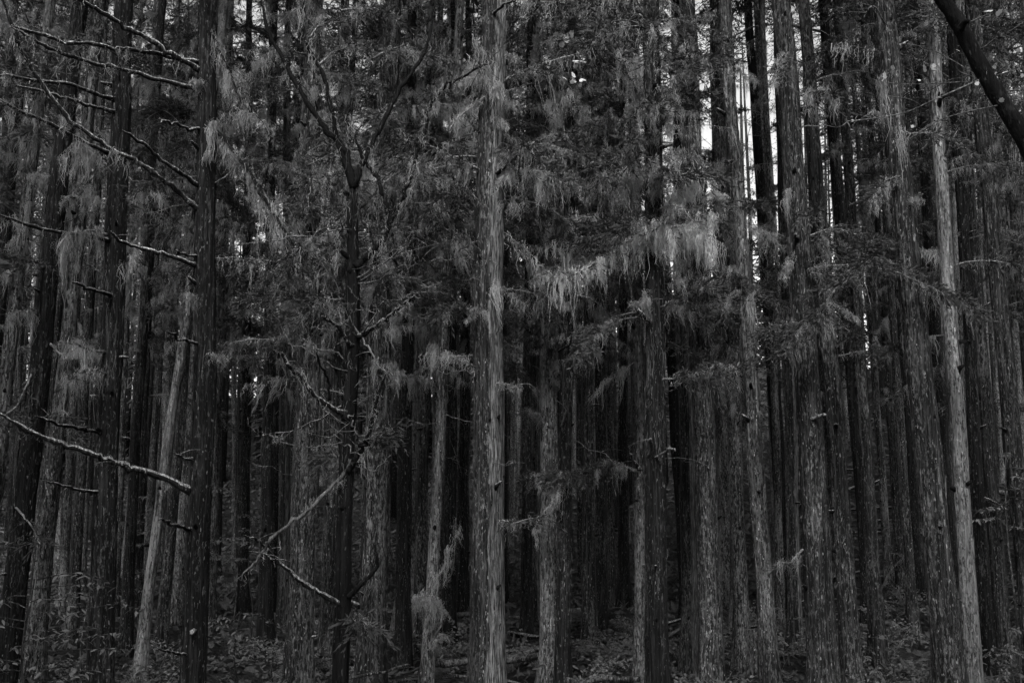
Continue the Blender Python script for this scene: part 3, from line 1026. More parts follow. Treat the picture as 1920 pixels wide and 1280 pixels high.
# ------------------------------------------------------------------ lichen-hung limbs round the centre and right
C0, C2a, C2b, C4, C5, C7, C9, D2, D8, D7 = (NEAR[k] for k in ('C0', 'C2a', 'C2b', 'C4', 'C5', 'C7', 'C9', 'D2', 'D8', 'D7'))
BR = dict(mat='twig', lmat='lichen_bright')
for tr, pts, w0, w1, kw in [
    (C0, [(920, 345), (935, 322), (958, 300), (975, 288)], 9, 6, dict()),
    (C0, [(922, 28), (942, 12), (970, -5)], 6, 4, dict()),
    (C0, [(905, 495), (900, 475), (890, 452)], 6, 4, dict()),
    (C0, [(935, 325), (965, 318), (1010, 322), (1070, 330)], 5, 3, dict(lichen=620, lmax=.55, foliage=24, **BR)),
    (C0, [(905, 600), (880, 582), (850, 575), (832, 590)], 4, 2, dict(foliage=46, lichen=60, mat='twig')),
    (C0, [(940, 975), (970, 978), (1010, 968)], 3, 2, dict(lichen=60, foliage=14, mat='twig')),
    (C0, [(895, 120), (880, 130), (895, 150)], 4, 2, dict(lichen=300, lmax=.5, mat='twig')),
    (C0, [(910, 180), (870, 210), (845, 240)], 4, 2, dict(lichen=160, lmax=.4, mat='twig')),
    (C5, [(1215, 335), (1180, 322), (1140, 326), (1095, 340)], 5, 3, dict(lichen=520, lmax=.5, foliage=20, **BR)),
    (C5, [(1218, 602), (1190, 570), (1173, 500), (1162, 455), (1176, 425), (1188, 395)], 8, 4, dict(lichen=60)),
    (C5, [(1222, 440), (1180, 450), (1130, 485), (1080, 508), (1030, 512)], 6, 3, dict(lichen=1000, lmax=.75, foliage=30, **BR)),
    (C5, [(1228, 430), (1250, 390), (1270, 350), (1300, 322), (1312, 335)], 6, 3, dict(lichen=420, lmin=.1, lmax=.8, **BR)),
    (C5, [(1240, 470), (1262, 385), (1280, 360), (1300, 352)], 4, 2, dict(lichen=420, lmin=.1, lmax=.6, **BR)),
    (C5, [(1240, 480), (1275, 440), (1300, 425), (1312, 440)], 4, 2, dict(lichen=620, lmin=.15, lmax=.65, **BR)),
    (C5, [(1300, 380), (1320, 368), (1338, 362), (1345, 372)], 3, 2, dict(lichen=240, lmin=.05, lmax=.35, t0=.4, **BR)),
    (C5, [(1232, 440), (1265, 425), (1300, 420), (1325, 400)], 5, 3, dict(lichen=600, lmax=.75, lmin=.1, foliage=30, **BR)),
    (C5, [(1215, 470), (1200, 440), (1230, 418), (1250, 425)], 5, 3, dict(lichen=700, lmax=.6, foliage=20, **BR)),
    (C5, [(1300, 420), (1325, 440), (1337, 470)], 3, 2, dict(lichen=260, lmax=.75, lmin=.2, t0=.8, **BR)),
    (C5, [(1238, 245), (1265, 180), (1278, 120), (1290, 80)], 6, 3, dict(lichen=420, lmax=.55, foliage=50)),
    (C5, [(1270, 130), (1300, 110), (1335, 125)], 4, 2, dict(lichen=400, lmax=.5, foliage=40)),
    (C5, [(1216, 255), (1195, 180), (1172, 130), (1150, 85)], 6, 3, dict(lichen=420, lmax=.5, foliage=20)),
    (C5, [(1215, 200), (1190, 220), (1140, 225), (1100, 240)], 4, 2, dict(lichen=260, lmax=.4, foliage=34)),
    (C5, [(1238, 575), (1275, 565), (1300, 540), (1330, 520)], 4, 2, dict(foliage=34, lichen=120, mat='twig')),
    (C5, [(1240, 712), (1290, 706), (1345, 685), (1392, 690)], 4, 2, dict(foliage=66, lichen=160, mat='twig', lmax=.3)),
    (C5, [(1218, 855), (1222, 835), (1220, 822)], 8, 6, dict(mat='twig', label='pale broken snag')),
    (C5, [(1226, 858), (1245, 848), (1268, 840)], 6, 4, dict(mat='twig')),
    (C4, [(1198, 880), (1190, 865), (1180, 850)], 8, 4, dict(twigs=2)),
    (C4, [(1195, 885), (1150, 868), (1085, 885), (1040, 892), (985, 893)], 5, 3, dict(lichen=620, lmax=.5, foliage=190, mat='twig')),
    (C4, [(1060, 890), (1040, 930), (1000, 990)], 3, 2, dict(lichen=260, lmax=.4, mat='twig')),
    (C4, [(1205, 1060), (1230, 1045), (1246, 1028)], 5, 4, dict(mat='twig')),
    (C2b, [(1070, 480), (1062, 440), (1075, 390)], 4, 3, dict(lichen=420, lmax=.9, lmin=.3, **BR)),
    (C2b, [(1052, 800), (1062, 770), (1070, 740), (1074, 700)], 4, 3, dict(mat='twig')),
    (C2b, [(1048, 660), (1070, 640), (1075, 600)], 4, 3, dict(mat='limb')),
    (C2a, [(1035, 480), (1070, 490), (1120, 480), (1160, 500)], 4, 2, dict(lichen=500, lmax=.6, foliage=20, **BR)),
    (C2a, [(1018, 790), (1005, 775), (985, 765)], 3, 2, dict(lichen=160, lmax=.3, foliage=20, mat='twig')),
    (C2a, [(1030, 990), (1045, 935), (1070, 910)], 4, 3, dict(mat='twig')),
    (C2a, [(1022, 1245), (1035, 1190), (1062, 1145)], 4, 3, dict(mat='twig')),
    (C2a, [(1015, 590), (1030, 605), (1045, 620)], 4, 3, dict(lichen=80)),
    (C9, [(1375, 300), (1340, 310), (1310, 325)], 4, 2, dict(foliage=26, lichen=140, mat='twig')),
    (C9, [(1385, 560), (1365, 575), (1355, 590)], 4, 2, dict(foliage=26, lichen=80, mat='twig')),
    (D2, [(1490, 430), (1494, 405), (1510, 402)], 3, 2, dict(foliage=14, **BR)),
    (D2, [(1522, 513), (1555, 514), (1600, 510), (1640, 480)], 4, 2, dict(foliage=66, lichen=120, lmax=.3, mat='twig')),
    (D2, [(1600, 510), (1620, 470), (1635, 450)], 4, 2, dict(foliage=50, lichen=60, lmax=.3, mat='twig')),
    (D2, [(1498, 605), (1460, 610), (1430, 625)], 4, 2, dict(foliage=46, lichen=80, lmax=.3, mat='twig')),
    (D2, [(1512, 790), (1530, 782), (1548, 776)], 7, 6, dict(mat='twig', label='pale broken stub')),
    (D2, [(1505, 1030), (1485, 1050), (1460, 1055)], 3, 2, dict(mat='twig', foliage=10, lichen=40)),
    (D2, [(1470, 100), (1460, 120), (1450, 160)], 4, 2, dict(lichen=200, lmax=.4, foliage=20)),
    (D2, [(1500, 180), (1540, 170), (1570, 190)], 4, 2, dict(lichen=160, lmax=.4, foliage=30)),
    (D8, [(1752, 60), (1745, 40), (1730, 50)], 4, 2, dict(lichen=140, lmax=.3, foliage=26)),
    (D8, [(1770, 300), (1800, 200), (1830, 190)], 4, 2, dict(foliage=30, lichen=60)),
    (D7, [(1690, 330), (1660, 340), (1630, 380)], 4, 2, dict(foliage=30, lichen=120)),
    (NEAR['D10'], [(1840, 930), (1880, 945), (1920, 935)], 4, 2, dict(foliage=40)),
    (NEAR['D4'], [(1600, 570), (1585, 575), (1572, 572)], 3, 2, dict(mat='black')),
]:
    limb(tr, pts, w0, w1, None, tr.d - .2 - .6 * rng.random(), **kw)
# ladder of bare twigs
D4 = NEAR['D4']
for k in range(16):
    y = 545 + k * 12 + rng.normal() * 3
    limb(D4, [(1604 + (y - 560) * .06, y), (1588, y + rng.normal() * 8), (1572, y + rng.normal() * 14)], 2.5, 1.6, D4.d, D4.d - .4, mat='black', name='dead_twig')
# long pale drooping twigs
for key, pts in [('B6', [(715, 555), (745, 578), (790, 597), (835, 590)]), ('B4', [(480, 590), (530, 610), (590, 613), (640, 610)]),
                 ('B3', [(545, 620), (575, 640), (600, 655), (625, 655)]), ('B3', [(505, 815), (540, 832), (590, 838), (645, 828)]),
                 ('B6', [(725, 690), (745, 705), (748, 725)]), ('C1a', [(950, 975), (985, 980), (1010, 972)]),
                 ('B3', [(590, 455), (570, 320), (580, 285), (610, 268)]), ('B2', [(548, 430), (560, 340), (575, 300)]),
                 ('A3', [(160, 330), (150, 350), (168, 372)]), ('C3a', [(1085, 460), (1110, 480), (1125, 490)]), ('C3a', [(1055, 470), (1070, 500), (1100, 508)]),
                 ('D0', [(1440, 1060), (1470, 1055), (1500, 1040)]), ('D6', [(1650, 1110), (1670, 1070), (1700, 1040), (1730, 1030)]),
                 ('B8', [(832, 1095), (850, 1060), (855, 970)])]:
    t = NEAR[key]
    limb(t, pts, 3, 2, t.d - .2, t.d - .6, mat='twig', lichen=50, lmax=.2, name='twig')

# ------------------------------------------------------------------ shoots with foliage and lichen all over the middle heights
cand = list(NEAR.values()) + [t for t in FAR if t.d < 34 and abs(t.base[0] / t.d) < .56]
made = 0
DEAD = []
for v in range(12):
    gq = np.random.default_rng(860 + v)
    L = .35 + .75 * gq.random()
    t_ = np.linspace(0, 1, 12)[:, None]
    path = np.array((1, 0, 0)) * L * t_ + np.array((0, 0, 1)) * L * (.35 * gq.normal() * t_ + .4 * gq.normal() * t_ ** 2) + np.cumsum(gq.normal(size=(12, 3)) * .022, 0)
    ps = [tube(path, np.linspace(.0075, .002, 12), 5, .15)]
    for k in range(int(gq.integers(2, 7))):
        i0 = int(gq.integers(3, 12))
        dv = unit(np.array((.5 * gq.random(), gq.normal(), gq.normal())))
        sl = L * (.1 + .4 * gq.random() ** 1.5)
        q_ = path[i0] + dv * sl * t_[::2] + np.cumsum(gq.normal(size=(6, 3)) * .016, 0) * (t_[::2] > 0)
        ps.append(tube(q_, np.linspace(.0035, .0013, 6), 4))
    V_, T_ = merge(ps)
    DEAD.append([mesh_np('dead_twig', V_, T_, M[m_]) for m_ in ('twig', 'limb')])
dead = 0
while dead < 330:
    t = cand[int(rng.integers(0, len(NEAR) + 8))] if rng.random() < .88 else bt
    z = P(960, rng.uniform(-20, 900), t.d)[2]
    if z > t.zt - .3:
        continue
    px, py = project((t.ax(z), t.d, z))
    if rng.random() > math.exp(-((px - 720) / 480) ** 2) + .25 or (py > 650 and rng.random() < .6):
        continue
    az = -math.pi / 2 + rng.uniform(-1.7, 1.7)
    r = t.rad(z)
    link('dead_twig', DEAD[int(rng.integers(0, 12))][int(rng.integers(0, 2))], t.root, (t.ax(z) + r * math.cos(az) * .9 - t.base[0], r * math.sin(az) * .9, z - t.zb),
         (rng.uniform(-3, 3), rng.uniform(-.7, .3), az), rng.uniform(.6, 1.2))
    dead += 1
DRAPES = []
for v in range(20):
    gq = np.random.default_rng(820 + v)
    L = .15 + .5 * gq.random()
    t_ = np.linspace(0, 1, 6)[:, None]
    path = np.array((1, 0, 0)) * L * t_ + np.array((0, 0, 1)) * L * (.3 * gq.normal() * t_ - .3 * t_ ** 2) + np.cumsum(gq.normal(size=(6, 3)) * .02, 0)
    DRAPES.append((mesh_np('twig', *tube(path, np.linspace(.006, .002, 6), 4), M['twig']),
                   mesh_np('lichen', *beard(path, int(80 + 150 * gq.random()), .05,   .2 + .75 * gq.random() ** 1.6, .0058, .03, gq, clumps=int(5 + 6 * gq.random())), M['lichen'])))
drapes = 0
while drapes < 2000:
    t = cand[int(rng.integers(0, len(cand)))]
    if t.d > 30:
        continue
    py = rng.uniform(-20, 760)
    z = P(960, py, t.d)[2]
    if z > t.zt - .5 or (t in (NEAR['C0'], NEAR['A8'], NEAR['A5']) and rng.random() < .75):
        continue
    px, _ = project((t.ax(z), t.d, z))
    dens = math.exp(-((px - 800) / 480) ** 2) * math.exp(-((py - 330) / 300) ** 2) + .09 * (py < 600)
    if 1235 < px < 1560 and py < 420:
        dens *= .3
    if rng.random() > dens:
        continue
    k = int(rng.integers(0, len(DRAPES)))
    az = -math.pi / 2 + rng.uniform(-1.8, 1.8)
    r = t.rad(z)
    o = link('twig', DRAPES[k][0], t.root, (t.ax(z) + r * math.cos(az) * .9 - t.base[0], r * math.sin(az) * .9, z - t.zb), (0, rng.uniform(-.4, .3), az), rng.uniform(.7, 1.3))
    link('lichen', DRAPES[k][1], o)
    drapes += 1
boughs = 0
while boughs < 330:
    t = cand[int(rng.integers(0, len(cand)))]
    if t.d > 27 or t is bt or t in (NEAR['A8'], NEAR['A5'], NEAR['A1']) or (t is NEAR['C0'] and rng.random() < .5):
        continue
    py = rng.uniform(-60, 720)
    z = P(960, py, t.d)[2]
    px, _ = project((t.ax(z), t.d, z))
    dens = math.exp(-((px - 760) / 470) ** 2) * (math.exp(-((py - 250) / 310) ** 2)) + .10
    if 1235 < px < 1560 and py < 420:
        dens *= .3
    if px > 1560:
        dens += .12
    if rng.random() > dens:
        continue
    k = int(rng.integers(0, len(BOUGHS)))
    az = -math.pi / 2 + (rng.uniform(-1.9, 1.9) if t.d > 13 else rng.choice((-1, 1)) * rng.uniform(1.0, 2.4))
    r = t.rad(z)
    o = link('bough', BOUGHS[k][0], t.root, (t.ax(z) + r * math.cos(az) * .9 - t.base[0], r * math.sin(az) * .9, z - t.zb), (0, rng.uniform(-.3, .3), az), rng.uniform(.7, 1.15))
    if rng.random() < .9 or px > 1450:
        link('foliage', BOUGHS[k][1], o)
    if rng.random() < .9:
        link('lichen', BOUGHS[k][2], o)
    boughs += 1
while made < 800:
    t = cand[int(rng.integers(0, len(cand)))]
    py = rng.uniform(-40, 820)
    z = P(960, py, t.d)[2]
    if z > t.zt - 1 or z < t.zb + 1.5 or (t in (NEAR['C0'], NEAR['A8'], NEAR['A5']) and rng.random() < .75):
        continue
    px, _ = project((t.ax(z), t.d, z))
    dens = math.exp(-((px - 860) / 520) ** 2) * math.exp(-((py - 330) / 320) ** 2) + .20
    if py > 650 or (1235 < px < 1560 and py < 420):
        dens *= .3
    if rng.random() > dens:
        continue
    k = int(rng.integers(0, len(SHOOTS)))
    az = -math.pi / 2 + rng.uniform(-2.0, 2.0)
    r = t.rad(z)
    s = rng.uniform(.75, 1.35) * (1.15 if t.d > 20 else 1)
    o = link('shoot', SHOOTS[k][0], t.root, (t.ax(z) + r * math.cos(az) * .9 - t.base[0], r * math.sin(az) * .9, z - t.zb), (0, rng.uniform(-.25, .35), az), s)
    if rng.random() < .75:
        link('foliage', SHOOTS[k][1], o)
    if rng.random() < .85:
        link('lichen', SHOOTS[(k * 5 + 3) % len(SHOOTS)][2] if False else SHOOTS[k][2], o)
    made += 1

# ------------------------------------------------------------------ dark leaning trunk at the upper right, with pale maple leaves
DL = 6.0
base = P(2030, 500, DL)
base = np.array((P(2060, 900, DL)[0], DL, float(ground(P(2060, 900, DL)[0], DL))))
lt = thing('leaning_tree', 'dark mossy trunk slanting across the upper right corner with pale maple leaves', 'broadleaf tree', base)
ltp = spline(np.array([base - np.array((0, 0, .05)), P(2040, 600, DL), P(1960, 345, DL), P(1905, 235, DL), P(1862, 165, DL), P(1822, 95, DL), P(1795, 40, DL), P(1755, -20, DL),
                       P(1700, -140, DL), P(1660, -300, DL)]), 60)
wl = np.interp(np.linspace(0, 1, 60), [0, .5, 1], [38, 31, 24]) * .5 / F * DL
link('trunk', mesh_np('trunk', *tube(ltp - base, wl * (1 + .05 * np.sin(np.arange(60) * 1.3)), 18, .035), M['black'], True), lt)


def lt_part(name, pts, w0, w1, d0, d1, mat):
    p = px_path(pts, d0, d1)
    return link(name, mesh_np(name, *tube(p - base, np.linspace(w0, w1, len(p)) * .5 / F * d0, 5), M[mat], True), lt), p


lt_part('branch_stub', [(1800, 55), (1808, 42), (1815, 40)], 16, 10, DL - .05, DL - .12, 'black')
tw = [
    [(1835, 153), (1780, 155), (1740, 157), (1700, 158), (1665, 155)],
    [(1835, 150), (1790, 170), (1745, 190), (1700, 210), (1640, 222), (1590, 227)],
    [(1870, 198), (1820, 208), (1770, 222), (1740, 235), (1715, 255)],
    [(1825, 145), (1800, 135), (1792, 125)],
    [(1868, 142), (1890, 136), (1930, 122)], [(1868, 140), (1885, 125), (1920, 105)],
    [(1818, 42), (1845, 30), (1862, 25)], [(1722, 195), (1700, 185), (1665, 180)], [(1770, 222), (1745, 235), (1690, 270)],
]
for t_ in tw:
    lt_part('twig', t_, 3, 1.5, DL - .1, DL - .3, 'twig')


def leaf_mesh(name, L, Wd, mat, lobes=True):
    """lobed leaf in the XY plane from the stalk outwards, slightly cupped"""
    if lobes:
        out = [(0, 0), (-.26, .05), (-.50, .26), (-.36, .44), (-.44, .68), (-.20, .76), (0, 1.0), (.20, .76), (.44, .68), (.36, .44), (.50, .26), (.26, .05)]
    else:
        out = [(0, 0), (-.28, .2), (-.42, .45), (-.25, .78), (0, 1.0), (.25, .78), (.42, .45), (.28, .2)]
    V = [(x * Wd, y * L, .10 * L * abs(x) - .10 * L * y * y) for x, y in out] + [(0, .45 * L, 0)]
    n = len(out)
    T = [(i, (i + 1) % n, n) for i in range(n)]
    return mesh_np(name, V, T, mat)


MAPLE = leaf_mesh('leaf', .07, .065, M['leaf_pale'])
for (px, py, s) in [(1858, 22, 1.2), (1868, 30, .9), (1660, 148, .8), (1655, 152, .5), (1752, 127, .5), (1745, 126, .4), (1765, 183, .55), (1830, 160, .5), (1836, 171, .5),
                    (1882, 137, .8), (1868, 128, .5), (1905, 97, .5), (1895, 100, .4), (1914, 112, .5), (1876, 192, .6), (1800, 97, .5), (1726, 152, .4), (1712, 240, .4), (1918, 145, .5),
                    (1600, 228, .3), (1890, 118, .4), (1850, 140, .4)]:
    p = P(px, py, DL - .2)
    link('leaf', MAPLE, lt, p - base, (R(55) + random.uniform(-.6, .6), random.uniform(-.6, .6), random.uniform(-3, 3)), s * .85)

# climbing-maple sprigs near the centre: pale leaves on the close pair
for tr, cx, cy, n_ in [(C2b, 1065, 78, 13), (C2b, 1075, 155, 9), (C2b, 1045, 298, 8), (C2b, 1030, 528, 7), (C2b, 1090, 110, 6), (C2b, 1103, 314, 2), (NEAR['D8'], 1745, 128, 2)]:
    dd = tr.d - tr.r0 - .75
    q = P(cx, cy, dd)
    o = link('sprig', mesh_np('sprig', *tube(np.array([(tr.ax(q[2]) - tr.base[0], -tr.r0 * .8, q[2] - tr.zb), q - tr.base]), [.006, .003], 5), M['twig']), tr.root)
    for _ in range(n_):
        p = P(cx + rng.normal() * 12, cy + rng.normal() * 8, dd + rng.normal() * .06) - tr.base
        link('leaf', MAPLE, o, p, (R(40) + random.uniform(-.7, .7), random.uniform(-.6, .6), random.uniform(-3, 3)), random.uniform(1.1, 1.9))

# ------------------------------------------------------------------ understorey saplings with layered leaves
OVAL = leaf_mesh('leaf', .085, .034, M['leaf'], False)


def sapling(label, cx, d, top_py, spread_px, n_branch, n_leaf, parts=True, name='sapling', lscale=1.0, low_py=1290, group=None):
    """broadleaf sapling: stem, arching limbs, flat layers of leaves"""
    x = (P(cx, 1100, d))[0]
    b = np.array((x, d, float(ground(x, d)) - .03))
    root = thing(name, label, 'sapling', b, group)
    zt = P(cx, top_py, d)[2] - b[2]
    zl = max(.25, P(cx, low_py, d)[2] - b[2])
    sp = spread_px / F * d
    stem = spline(np.array([(0, 0, 0), (.05 * sp, .03, zt * .35), (-.06 * sp, 0, zt * .7), (0.02, 0, zt)]), 14)
    link('stem', mesh_np('stem', *tube(stem, np.linspace(.022, .006, 14), 6, .05), M['mid'], True), root)
    leaves = []
    for k in range(n_branch):
        z = zl + (zt - zl) * (k + .5) / n_branch
        az = random.uniform(0, 6.28) if k % 3 else random.choice((0.1, math.pi - .1)) + random.uniform(-.4, .4)
        L = sp * random.uniform(.55, 1.05)
        t = np.linspace(0, 1, 7)[:, None]
        sx = float(np.interp(z, stem[:, 2], stem[:, 0]))
        p = np.array((sx, 0, z)) + np.array((math.cos(az), math.sin(az), 0)) * L * t + np.array((0, 0, 1)) * L * (.22 * t - .28 * t ** 2)
        p += np.cumsum(rng.normal(size=p.shape) * .012, 0)
        link('branch', mesh_np('branch', *tube(p, np.linspace(.006, .0015, 7), 4), M['mid']), root)
        m = n_leaf // n_branch
        for _ in range(m):
            tt = random.uniform(.25, 1.0) * 6
            i0 = min(int(tt), 5)
            q = p[i0] + (p[i0 + 1] - p[i0]) * (tt - i0)
            q = q + np.array((random.gauss(0, .09), random.gauss(0, .09), random.gauss(-.01, .02))) * min(1.3, L)
            leaves.append((q, (random.gauss(-.3, .25), random.gauss(0, .25), random.uniform(-3.2, 3.2)), random.uniform(.6, 1.2) * lscale))
    if parts:
        for q, r_, s in leaves:
            link('leaf', OVAL, root, q, r_, s)
    else:
        ov = np.array([v.co[:] for v in OVAL.vertices])
        ot = np.array([p.vertices[:] for p in OVAL.polygons])
        acc = []
        from mathutils import Euler
        for q, r_, s in leaves:
            m3 = np.array(Euler(r_).to_matrix())
            acc.append(((ov * s) @ m3.T + q, ot))
        o = link('leaves', mesh_np('leaves', *merge(acc), M['leaf']), root)
        o['kind'] = 'stuff'
    return root


sapling('leafy sapling filling the lower left corner', 60, 9.0, 1085, 170, 16, 300)
sapling('leafy sapling at the foot of the left dead-limbed cedar', 165, 10.5, 1110, 110, 9, 190)
sapling('layered leafy sapling between the big left trunk and the shaggy trunk', 450, 13.0, 1145, 110, 11, 280)
sapling('low spreading sapling at the bottom left of the crooked tree', 520, 14.0, 1215, 110, 6, 200)
sapling('tall thin-leaved sapling behind the pale slanting trunk', 300, 21.0, 905, 110, 10, 700, parts=False, lscale=1.2, low_py=1120)
sapling('tall layered sapling behind the right side of the big left trunk', 440, 22.0, 905, 70, 7, 420, parts=False, lscale=1.2, low_py=1080)
sapling('small sapling on the left far side showing between leaning trunks', 330, 24.0, 760, 70, 4, 200, parts=False, lscale=1.1, low_py=830)
sapling('flat-layered sapling under the crossing bare limbs', 470, 19.0, 1000, 95, 3, 330, parts=False, lscale=1.1, low_py=1060)
sapling('leafy sapling at the right edge halfway down', 1900, 14.5, 850, 80, 8, 420, parts=False, low_py=1000)
sapling('small sapling on the slope behind the wide leaning right trunk', 1680, 24.0, 985, 70, 5, 260, parts=False, lscale=1.0, low_py=1060)
sapling('low bush of round leaves in front of the right-hand fern bank', 1640, 15.0, 1190, 60, 5, 140)
sapling('low leafy bush in the bottom right corner', 1890, 13.5, 1180, 70, 6, 240, parts=False)

# ------------------------------------------------------------------ ferns
FRONDS = []
for v in range(4):
    g = np.random.default_rng(700 + v)
    L = .55 + .12 * v
    t = np.linspace(0, 1, 9)
    sp_ = np.stack([L * t * .9, np.zeros(9), L * (.75 * t - .85 * t ** 2)], -1)
    parts = [tube(sp_, np.linspace(.004, .0015, 9), 3)]
    for s in (-1, 1):
        m = 17
        tt = np.linspace(.12, .98, m)
        bp = np.stack([np.interp(tt, t, sp_[:, k]) for k in range(3)], -1)
        wlen = .13 * np.sin(np.clip(tt * 1.05, 0, 1) * math.pi) ** .7 + .01
        dv = np.stack([.45 * np.ones(m), s * np.ones(m), -.15 - .1 * g.random(m)], -1)
        dv = unit(dv)
        perp = unit(np.cross(dv, np.array((0, 0, 1.0))))
        mid = bp + dv * wlen[:, None] * .4
        tip = bp + dv * wlen[:, None]
        Vb = np.stack([bp, mid + perp * .016, tip, mid - perp * .016], 1).reshape(-1, 3)
        ii = np.arange(m)[:, None] * 4
        parts.append((Vb, np.concatenate([ii + np.array([[0, 1, 2]]), ii + np.array([[0, 2, 3]])])))
    FRONDS.append(mesh_np('frond', *merge(parts), M['fern']))


FC = {}


def fern(x, y, s, label, group):
    b = (x, y, float(ground(x, y)) - .02)
    root = thing('fern', label, 'fern', b, group)
    n = random.randint(6, 9)
    a0 = random.random() * 6.28
    for k in range(n):
        link('frond', random.choice(FRONDS), root, (0, 0, 0), (random.gauss(0, .15), random.uniform(-.5, .25), a0 + k * 6.28 / n + random.gauss(0, .2)), s * random.uniform(.8, 1.2))


def near_name(px):
    best = min(TABLE, key=lambda r: abs(r[1][0] - px) + (0 if r[2] >= 30 else 25))
    return best[5]


NAMES = {'A2': 'the mossy left-edge trunk', 'A1': 'the wide dark leftmost trunk', 'A3': 'the ragged mossy trunk', 'A5': 'the left dead-limbed cedar', 'A8': 'the big left dead-limbed trunk',
         'B3': 'the shaggy trunk', 'B6': 'the broad grey trunk', 'C0': 'the big central cedar', 'C2a': 'the close pair', 'C5': 'the dark lichen-hung cedar', 'C7': 'the broad plain trunk',
         'C9': 'the speckled leaning trunk', 'D2': 'the thick sprig-topped trunk', 'D3': 'the pale-edged trunk', 'D7': 'the wide leaning trunk', 'D8': 'the brightest silver trunk',
         'D11': 'the outermost right trunk'}
KX = [(NEAR[k], k) for k in NAMES]
zones = [(480, 720, 15, 26, 12), (780, 1010, 15, 24, 16), (1075, 1200, 13.5, 24, 26), (1250, 1420, 14, 30, 26), (1440, 1920, 13.5, 24, 40), (1280, 1920, 24, 44, 60), (0, 450, 13, 24, 14)]
fs = []
for x0, x1, d0, d1, n_ in zones:
    for _ in range(n_):
        px = random.uniform(x0, x1)
        d = random.uniform(d0, d1)
        x = (px - 960) / F * d
        nm = min(KX, key=lambda q: abs(q[0].base[0] / q[0].d - x / d))[1]
        where = 'at the foot of' if d < 19 else ('on the ground behind' if d < 26 else 'far up the slope behind')
        fs.append((px, x, d, where, NAMES[nm]))
for px, x, d, where, nm in sorted(fs):
    k_ = (where, nm)
    FC[k_] = FC.get(k_, 0) + 1
    fern(x, d, random.uniform(.55, 1.2), 'arching fern %s %s, %s from the left' % (where, nm, ORD[FC[k_]]), 'ferns %s %s' % (where, nm))
# small broadleaf bushes on the floor
bushes = []
for x0, x1, d0, d1, n_ in [(470, 720, 15, 24, 12), (790, 1010, 15.5, 22, 8), (1070, 1200, 13.5, 22, 12), (1250, 1420, 14, 26, 12), (1440, 1920, 13.5, 26, 26), (0, 440, 12, 20, 14)]:
    for _ in range(n_):
        bushes.append((random.uniform(x0, x1), random.uniform(d0, d1)))
FB = {}
for px, d in sorted(bushes):
    x = (px - 960) / F * d
    nm = NAMES[min(KX, key=lambda q: abs(q[0].base[0] / q[0].d - x / d))[1]]
    FB[nm] = FB.get(nm, 0) + 1
    b = np.array((x, d, float(ground(x, d)) - .02))
    root = thing('bush', 'low small-leaved bush by %s, %s from the left' % (nm, ORD[FB[nm]]), 'bush', b, 'low bushes by ' + nm)
    wd, lv = [], []
    hb = random.uniform(.35, 1.0)
    for k in range(random.randint(5, 9)):
        az = random.random() * 6.28
        tq = np.linspace(0, 1, 6)[:, None]
        p = np.array((math.cos(az), math.sin(az), 0)) * hb * random.uniform(.3, .9) * tq + np.array((0, 0, 1)) * hb * (1.1 * tq - .45 * tq ** 2) + np.cumsum(rng.normal(size=(6, 3)) * .015, 0)
        wd.append(tube(p, np.linspace(.007, .002, 6), 4))
        m = 26
        bp = p[rng.integers(2, 6, m)] + rng.normal(size=(m, 3)) * np.array((.09, .09, .025))
        dv = rng.normal(size=(m, 3)) * np.array((1, 1, .22))
        V_, T_ = blades(bp, dv, .05 + .05 * rng.random(m), .028 + .02 * rng.random(m), rng, .25)
        lv.append((V_, T_))
    link('stems', mesh_np('stems', *merge(wd), M['twig']), root)['kind'] = 'stuff'
    link('leaves', mesh_np('leaves', *merge(lv), M['leaf']), root)['kind'] = 'stuff'

# leaf litter, twigs and small plants nobody could count
g = np.random.default_rng(77)
n_ = 70000
dd = 9 + 58 * g.random(n_) ** .95
xx = (g.uniform(-200, 2120, n_) - 960) / F * dd
zz = ground(xx, dd)
bb = np.stack([xx, dd, zz + .01], -1)
dv = np.stack([g.normal(size=n_), g.normal(size=n_), np.abs(g.normal(size=n_)) * .5 + .12], -1)
lo = link('undergrowth', mesh_np('undergrowth', *blades(bb, dv, (.08 + .18 * g.random(n_) ** 2) * (.7 + dd / 26), (.03 + .04 * g.random(n_)) * (.7 + dd / 26), g, .15), M['fern']))
lo['kind'] = 'stuff'

# ------------------------------------------------------------------ fallen logs and sticks
def log(label, p0, p1, d0, d1, w, mat='moss', name='fallen_log', cat='log'):
    a, b = P(*p0, d0), P(*p1, d1)
    for q in (a, b):
        q[2] = max(q[2], float(ground(q[0], q[1])) + .05)
    path = wobble(spline(np.array([a, (a + b) / 2 + np.array((0, 0, -.02)), b]), 12), .03)
    o = link(name, mesh_np(name, *tube(path - a, np.linspace(w, w * .75, 12) * .5 / F * d0, 10, .06), M[mat], True), None, a)
    o['label'] = label
    o['category'] = cat
    return o


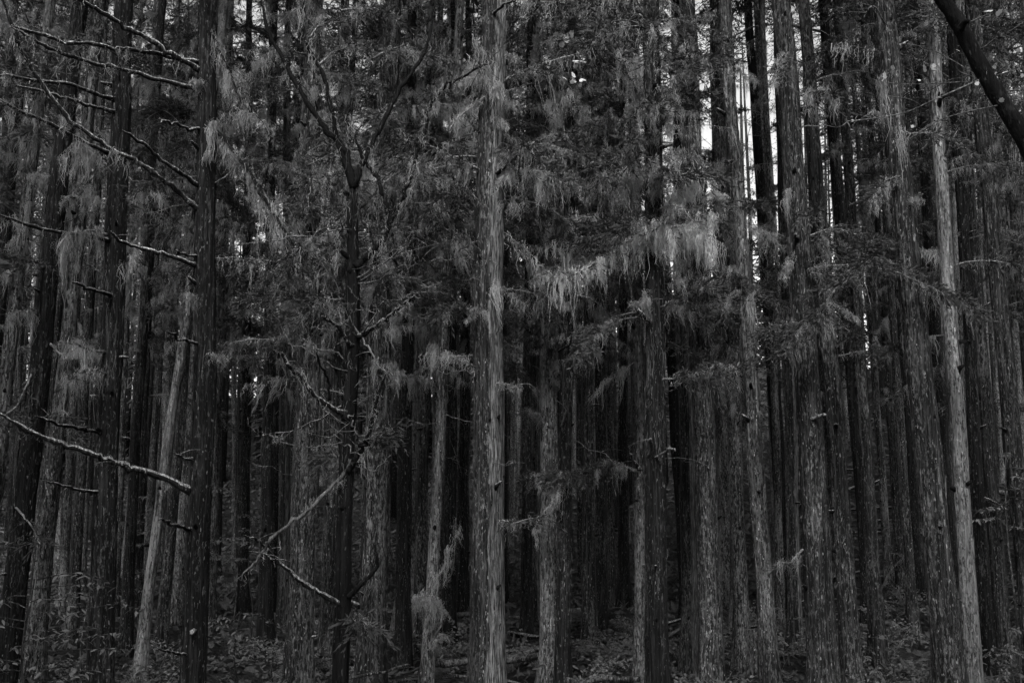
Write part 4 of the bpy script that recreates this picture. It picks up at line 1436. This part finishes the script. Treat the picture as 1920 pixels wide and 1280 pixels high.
log('dark fallen log lying right of the foot of the big central cedar', (900, 1238), (1030, 1226), 16.5, 16.0, 15)
log('dark log end lying left of the foot of the big central cedar', (815, 1242), (880, 1238), 15.5, 15.5, 16)
log('log lying among the ferns at the bottom between the close pair and the lichen-hung cedar', (1060, 1275), (1200, 1272), 14.2, 14.0, 14)
log('pale curved stick lying at the bottom left of the big central cedar', (655, 1270), (765, 1245), 13.2, 13.6, 6, 'mid', 'fallen_stick', 'stick')
log('short pale broken log leaning behind the speckled leaning trunk', (1405, 1180), (1420, 1260), 16.5, 16.4, 16, 'pale')
for n_, (p0, p1, d0, d1, w) in enumerate([((1690, 880), (1760, 830), 34, 33, 9), ((1700, 940), (1735, 900), 31, 31, 8), ((1590, 1030), (1660, 990), 29, 29, 8),
                                          ((1290, 1090), (1340, 1060), 30, 30, 7), ((1860, 960), (1900, 930), 31, 30, 8)]):
    lab = ['fallen log slanting up the slope left of the wide leaning trunk', 'short fallen log lower on the slope left of the wide leaning trunk',
           'fallen log on the slope behind the pale-edged trunk', 'fallen log on the slope behind the broad plain trunk', 'fallen log on the slope near the right edge'][n_]
    log(lab, p0, p1, d0, d1, w)
# broken limbs scattered on the slope and floor
deb = sorted([(random.uniform(1450, 1925), random.uniform(24, 36)) for _ in range(34)] + [(random.uniform(780, 1420), random.uniform(15, 26)) for _ in range(18)])
for k, (px, d) in enumerate(deb):
    x = (px - 960) / F * d
    L, az = random.uniform(.8, 2.6), random.uniform(-.9, .9) + random.choice((0, 3.14))
    tq = np.linspace(-.5, .5, 9)
    p = np.stack([x + L * math.cos(az) * tq, d + L * math.sin(az) * tq, np.zeros(9)], -1)
    p[:, 2] = ground(p[:, 0], p[:, 1]) + .10 + tq * random.uniform(-.3, .5)
    p += np.cumsum(rng.normal(size=(9, 3)) * .012, 0)
    b = p[4].copy()
    nm = NAMES[min(KX, key=lambda q: abs(q[0].base[0] / q[0].d - x / d))[1]]
    k_ = ('stick', nm)
    FC[k_] = FC.get(k_, 0) + 1
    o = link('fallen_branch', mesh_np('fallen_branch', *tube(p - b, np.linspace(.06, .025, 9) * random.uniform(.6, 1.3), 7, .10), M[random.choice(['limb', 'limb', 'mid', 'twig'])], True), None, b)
    o['label'] = 'broken limb on the ground behind %s, %s from the left' % (nm, ORD[FC[k_]])
    o['category'] = 'fallen branch'
    o['group'] = 'broken limbs behind ' + nm
# bent twig with a hanging cushion of lichen right of the broad grey trunk
b8 = NEAR['B9']
limb(b8, [(812, 1260), (800, 1220), (822, 1180), (828, 1140), (812, 1118), (785, 1118), (782, 1135)], 4, 2, b8.d - .6, b8.d - .9, mat='twig', lichen=330, lmin=.12, lmax=.5, t0=.55,
     name='twig', lmat='lichen')
limb(b8, [(780, 1125), (820, 1085), (845, 1030), (855, 970)], 3, 2, b8.d - .5, b8.d - .7, mat='twig', lichen=120, lmax=.5, name='twig')

print('objects', len(bpy.data.objects), 'tris', sum(len(m.polygons) for m in bpy.data.meshes))
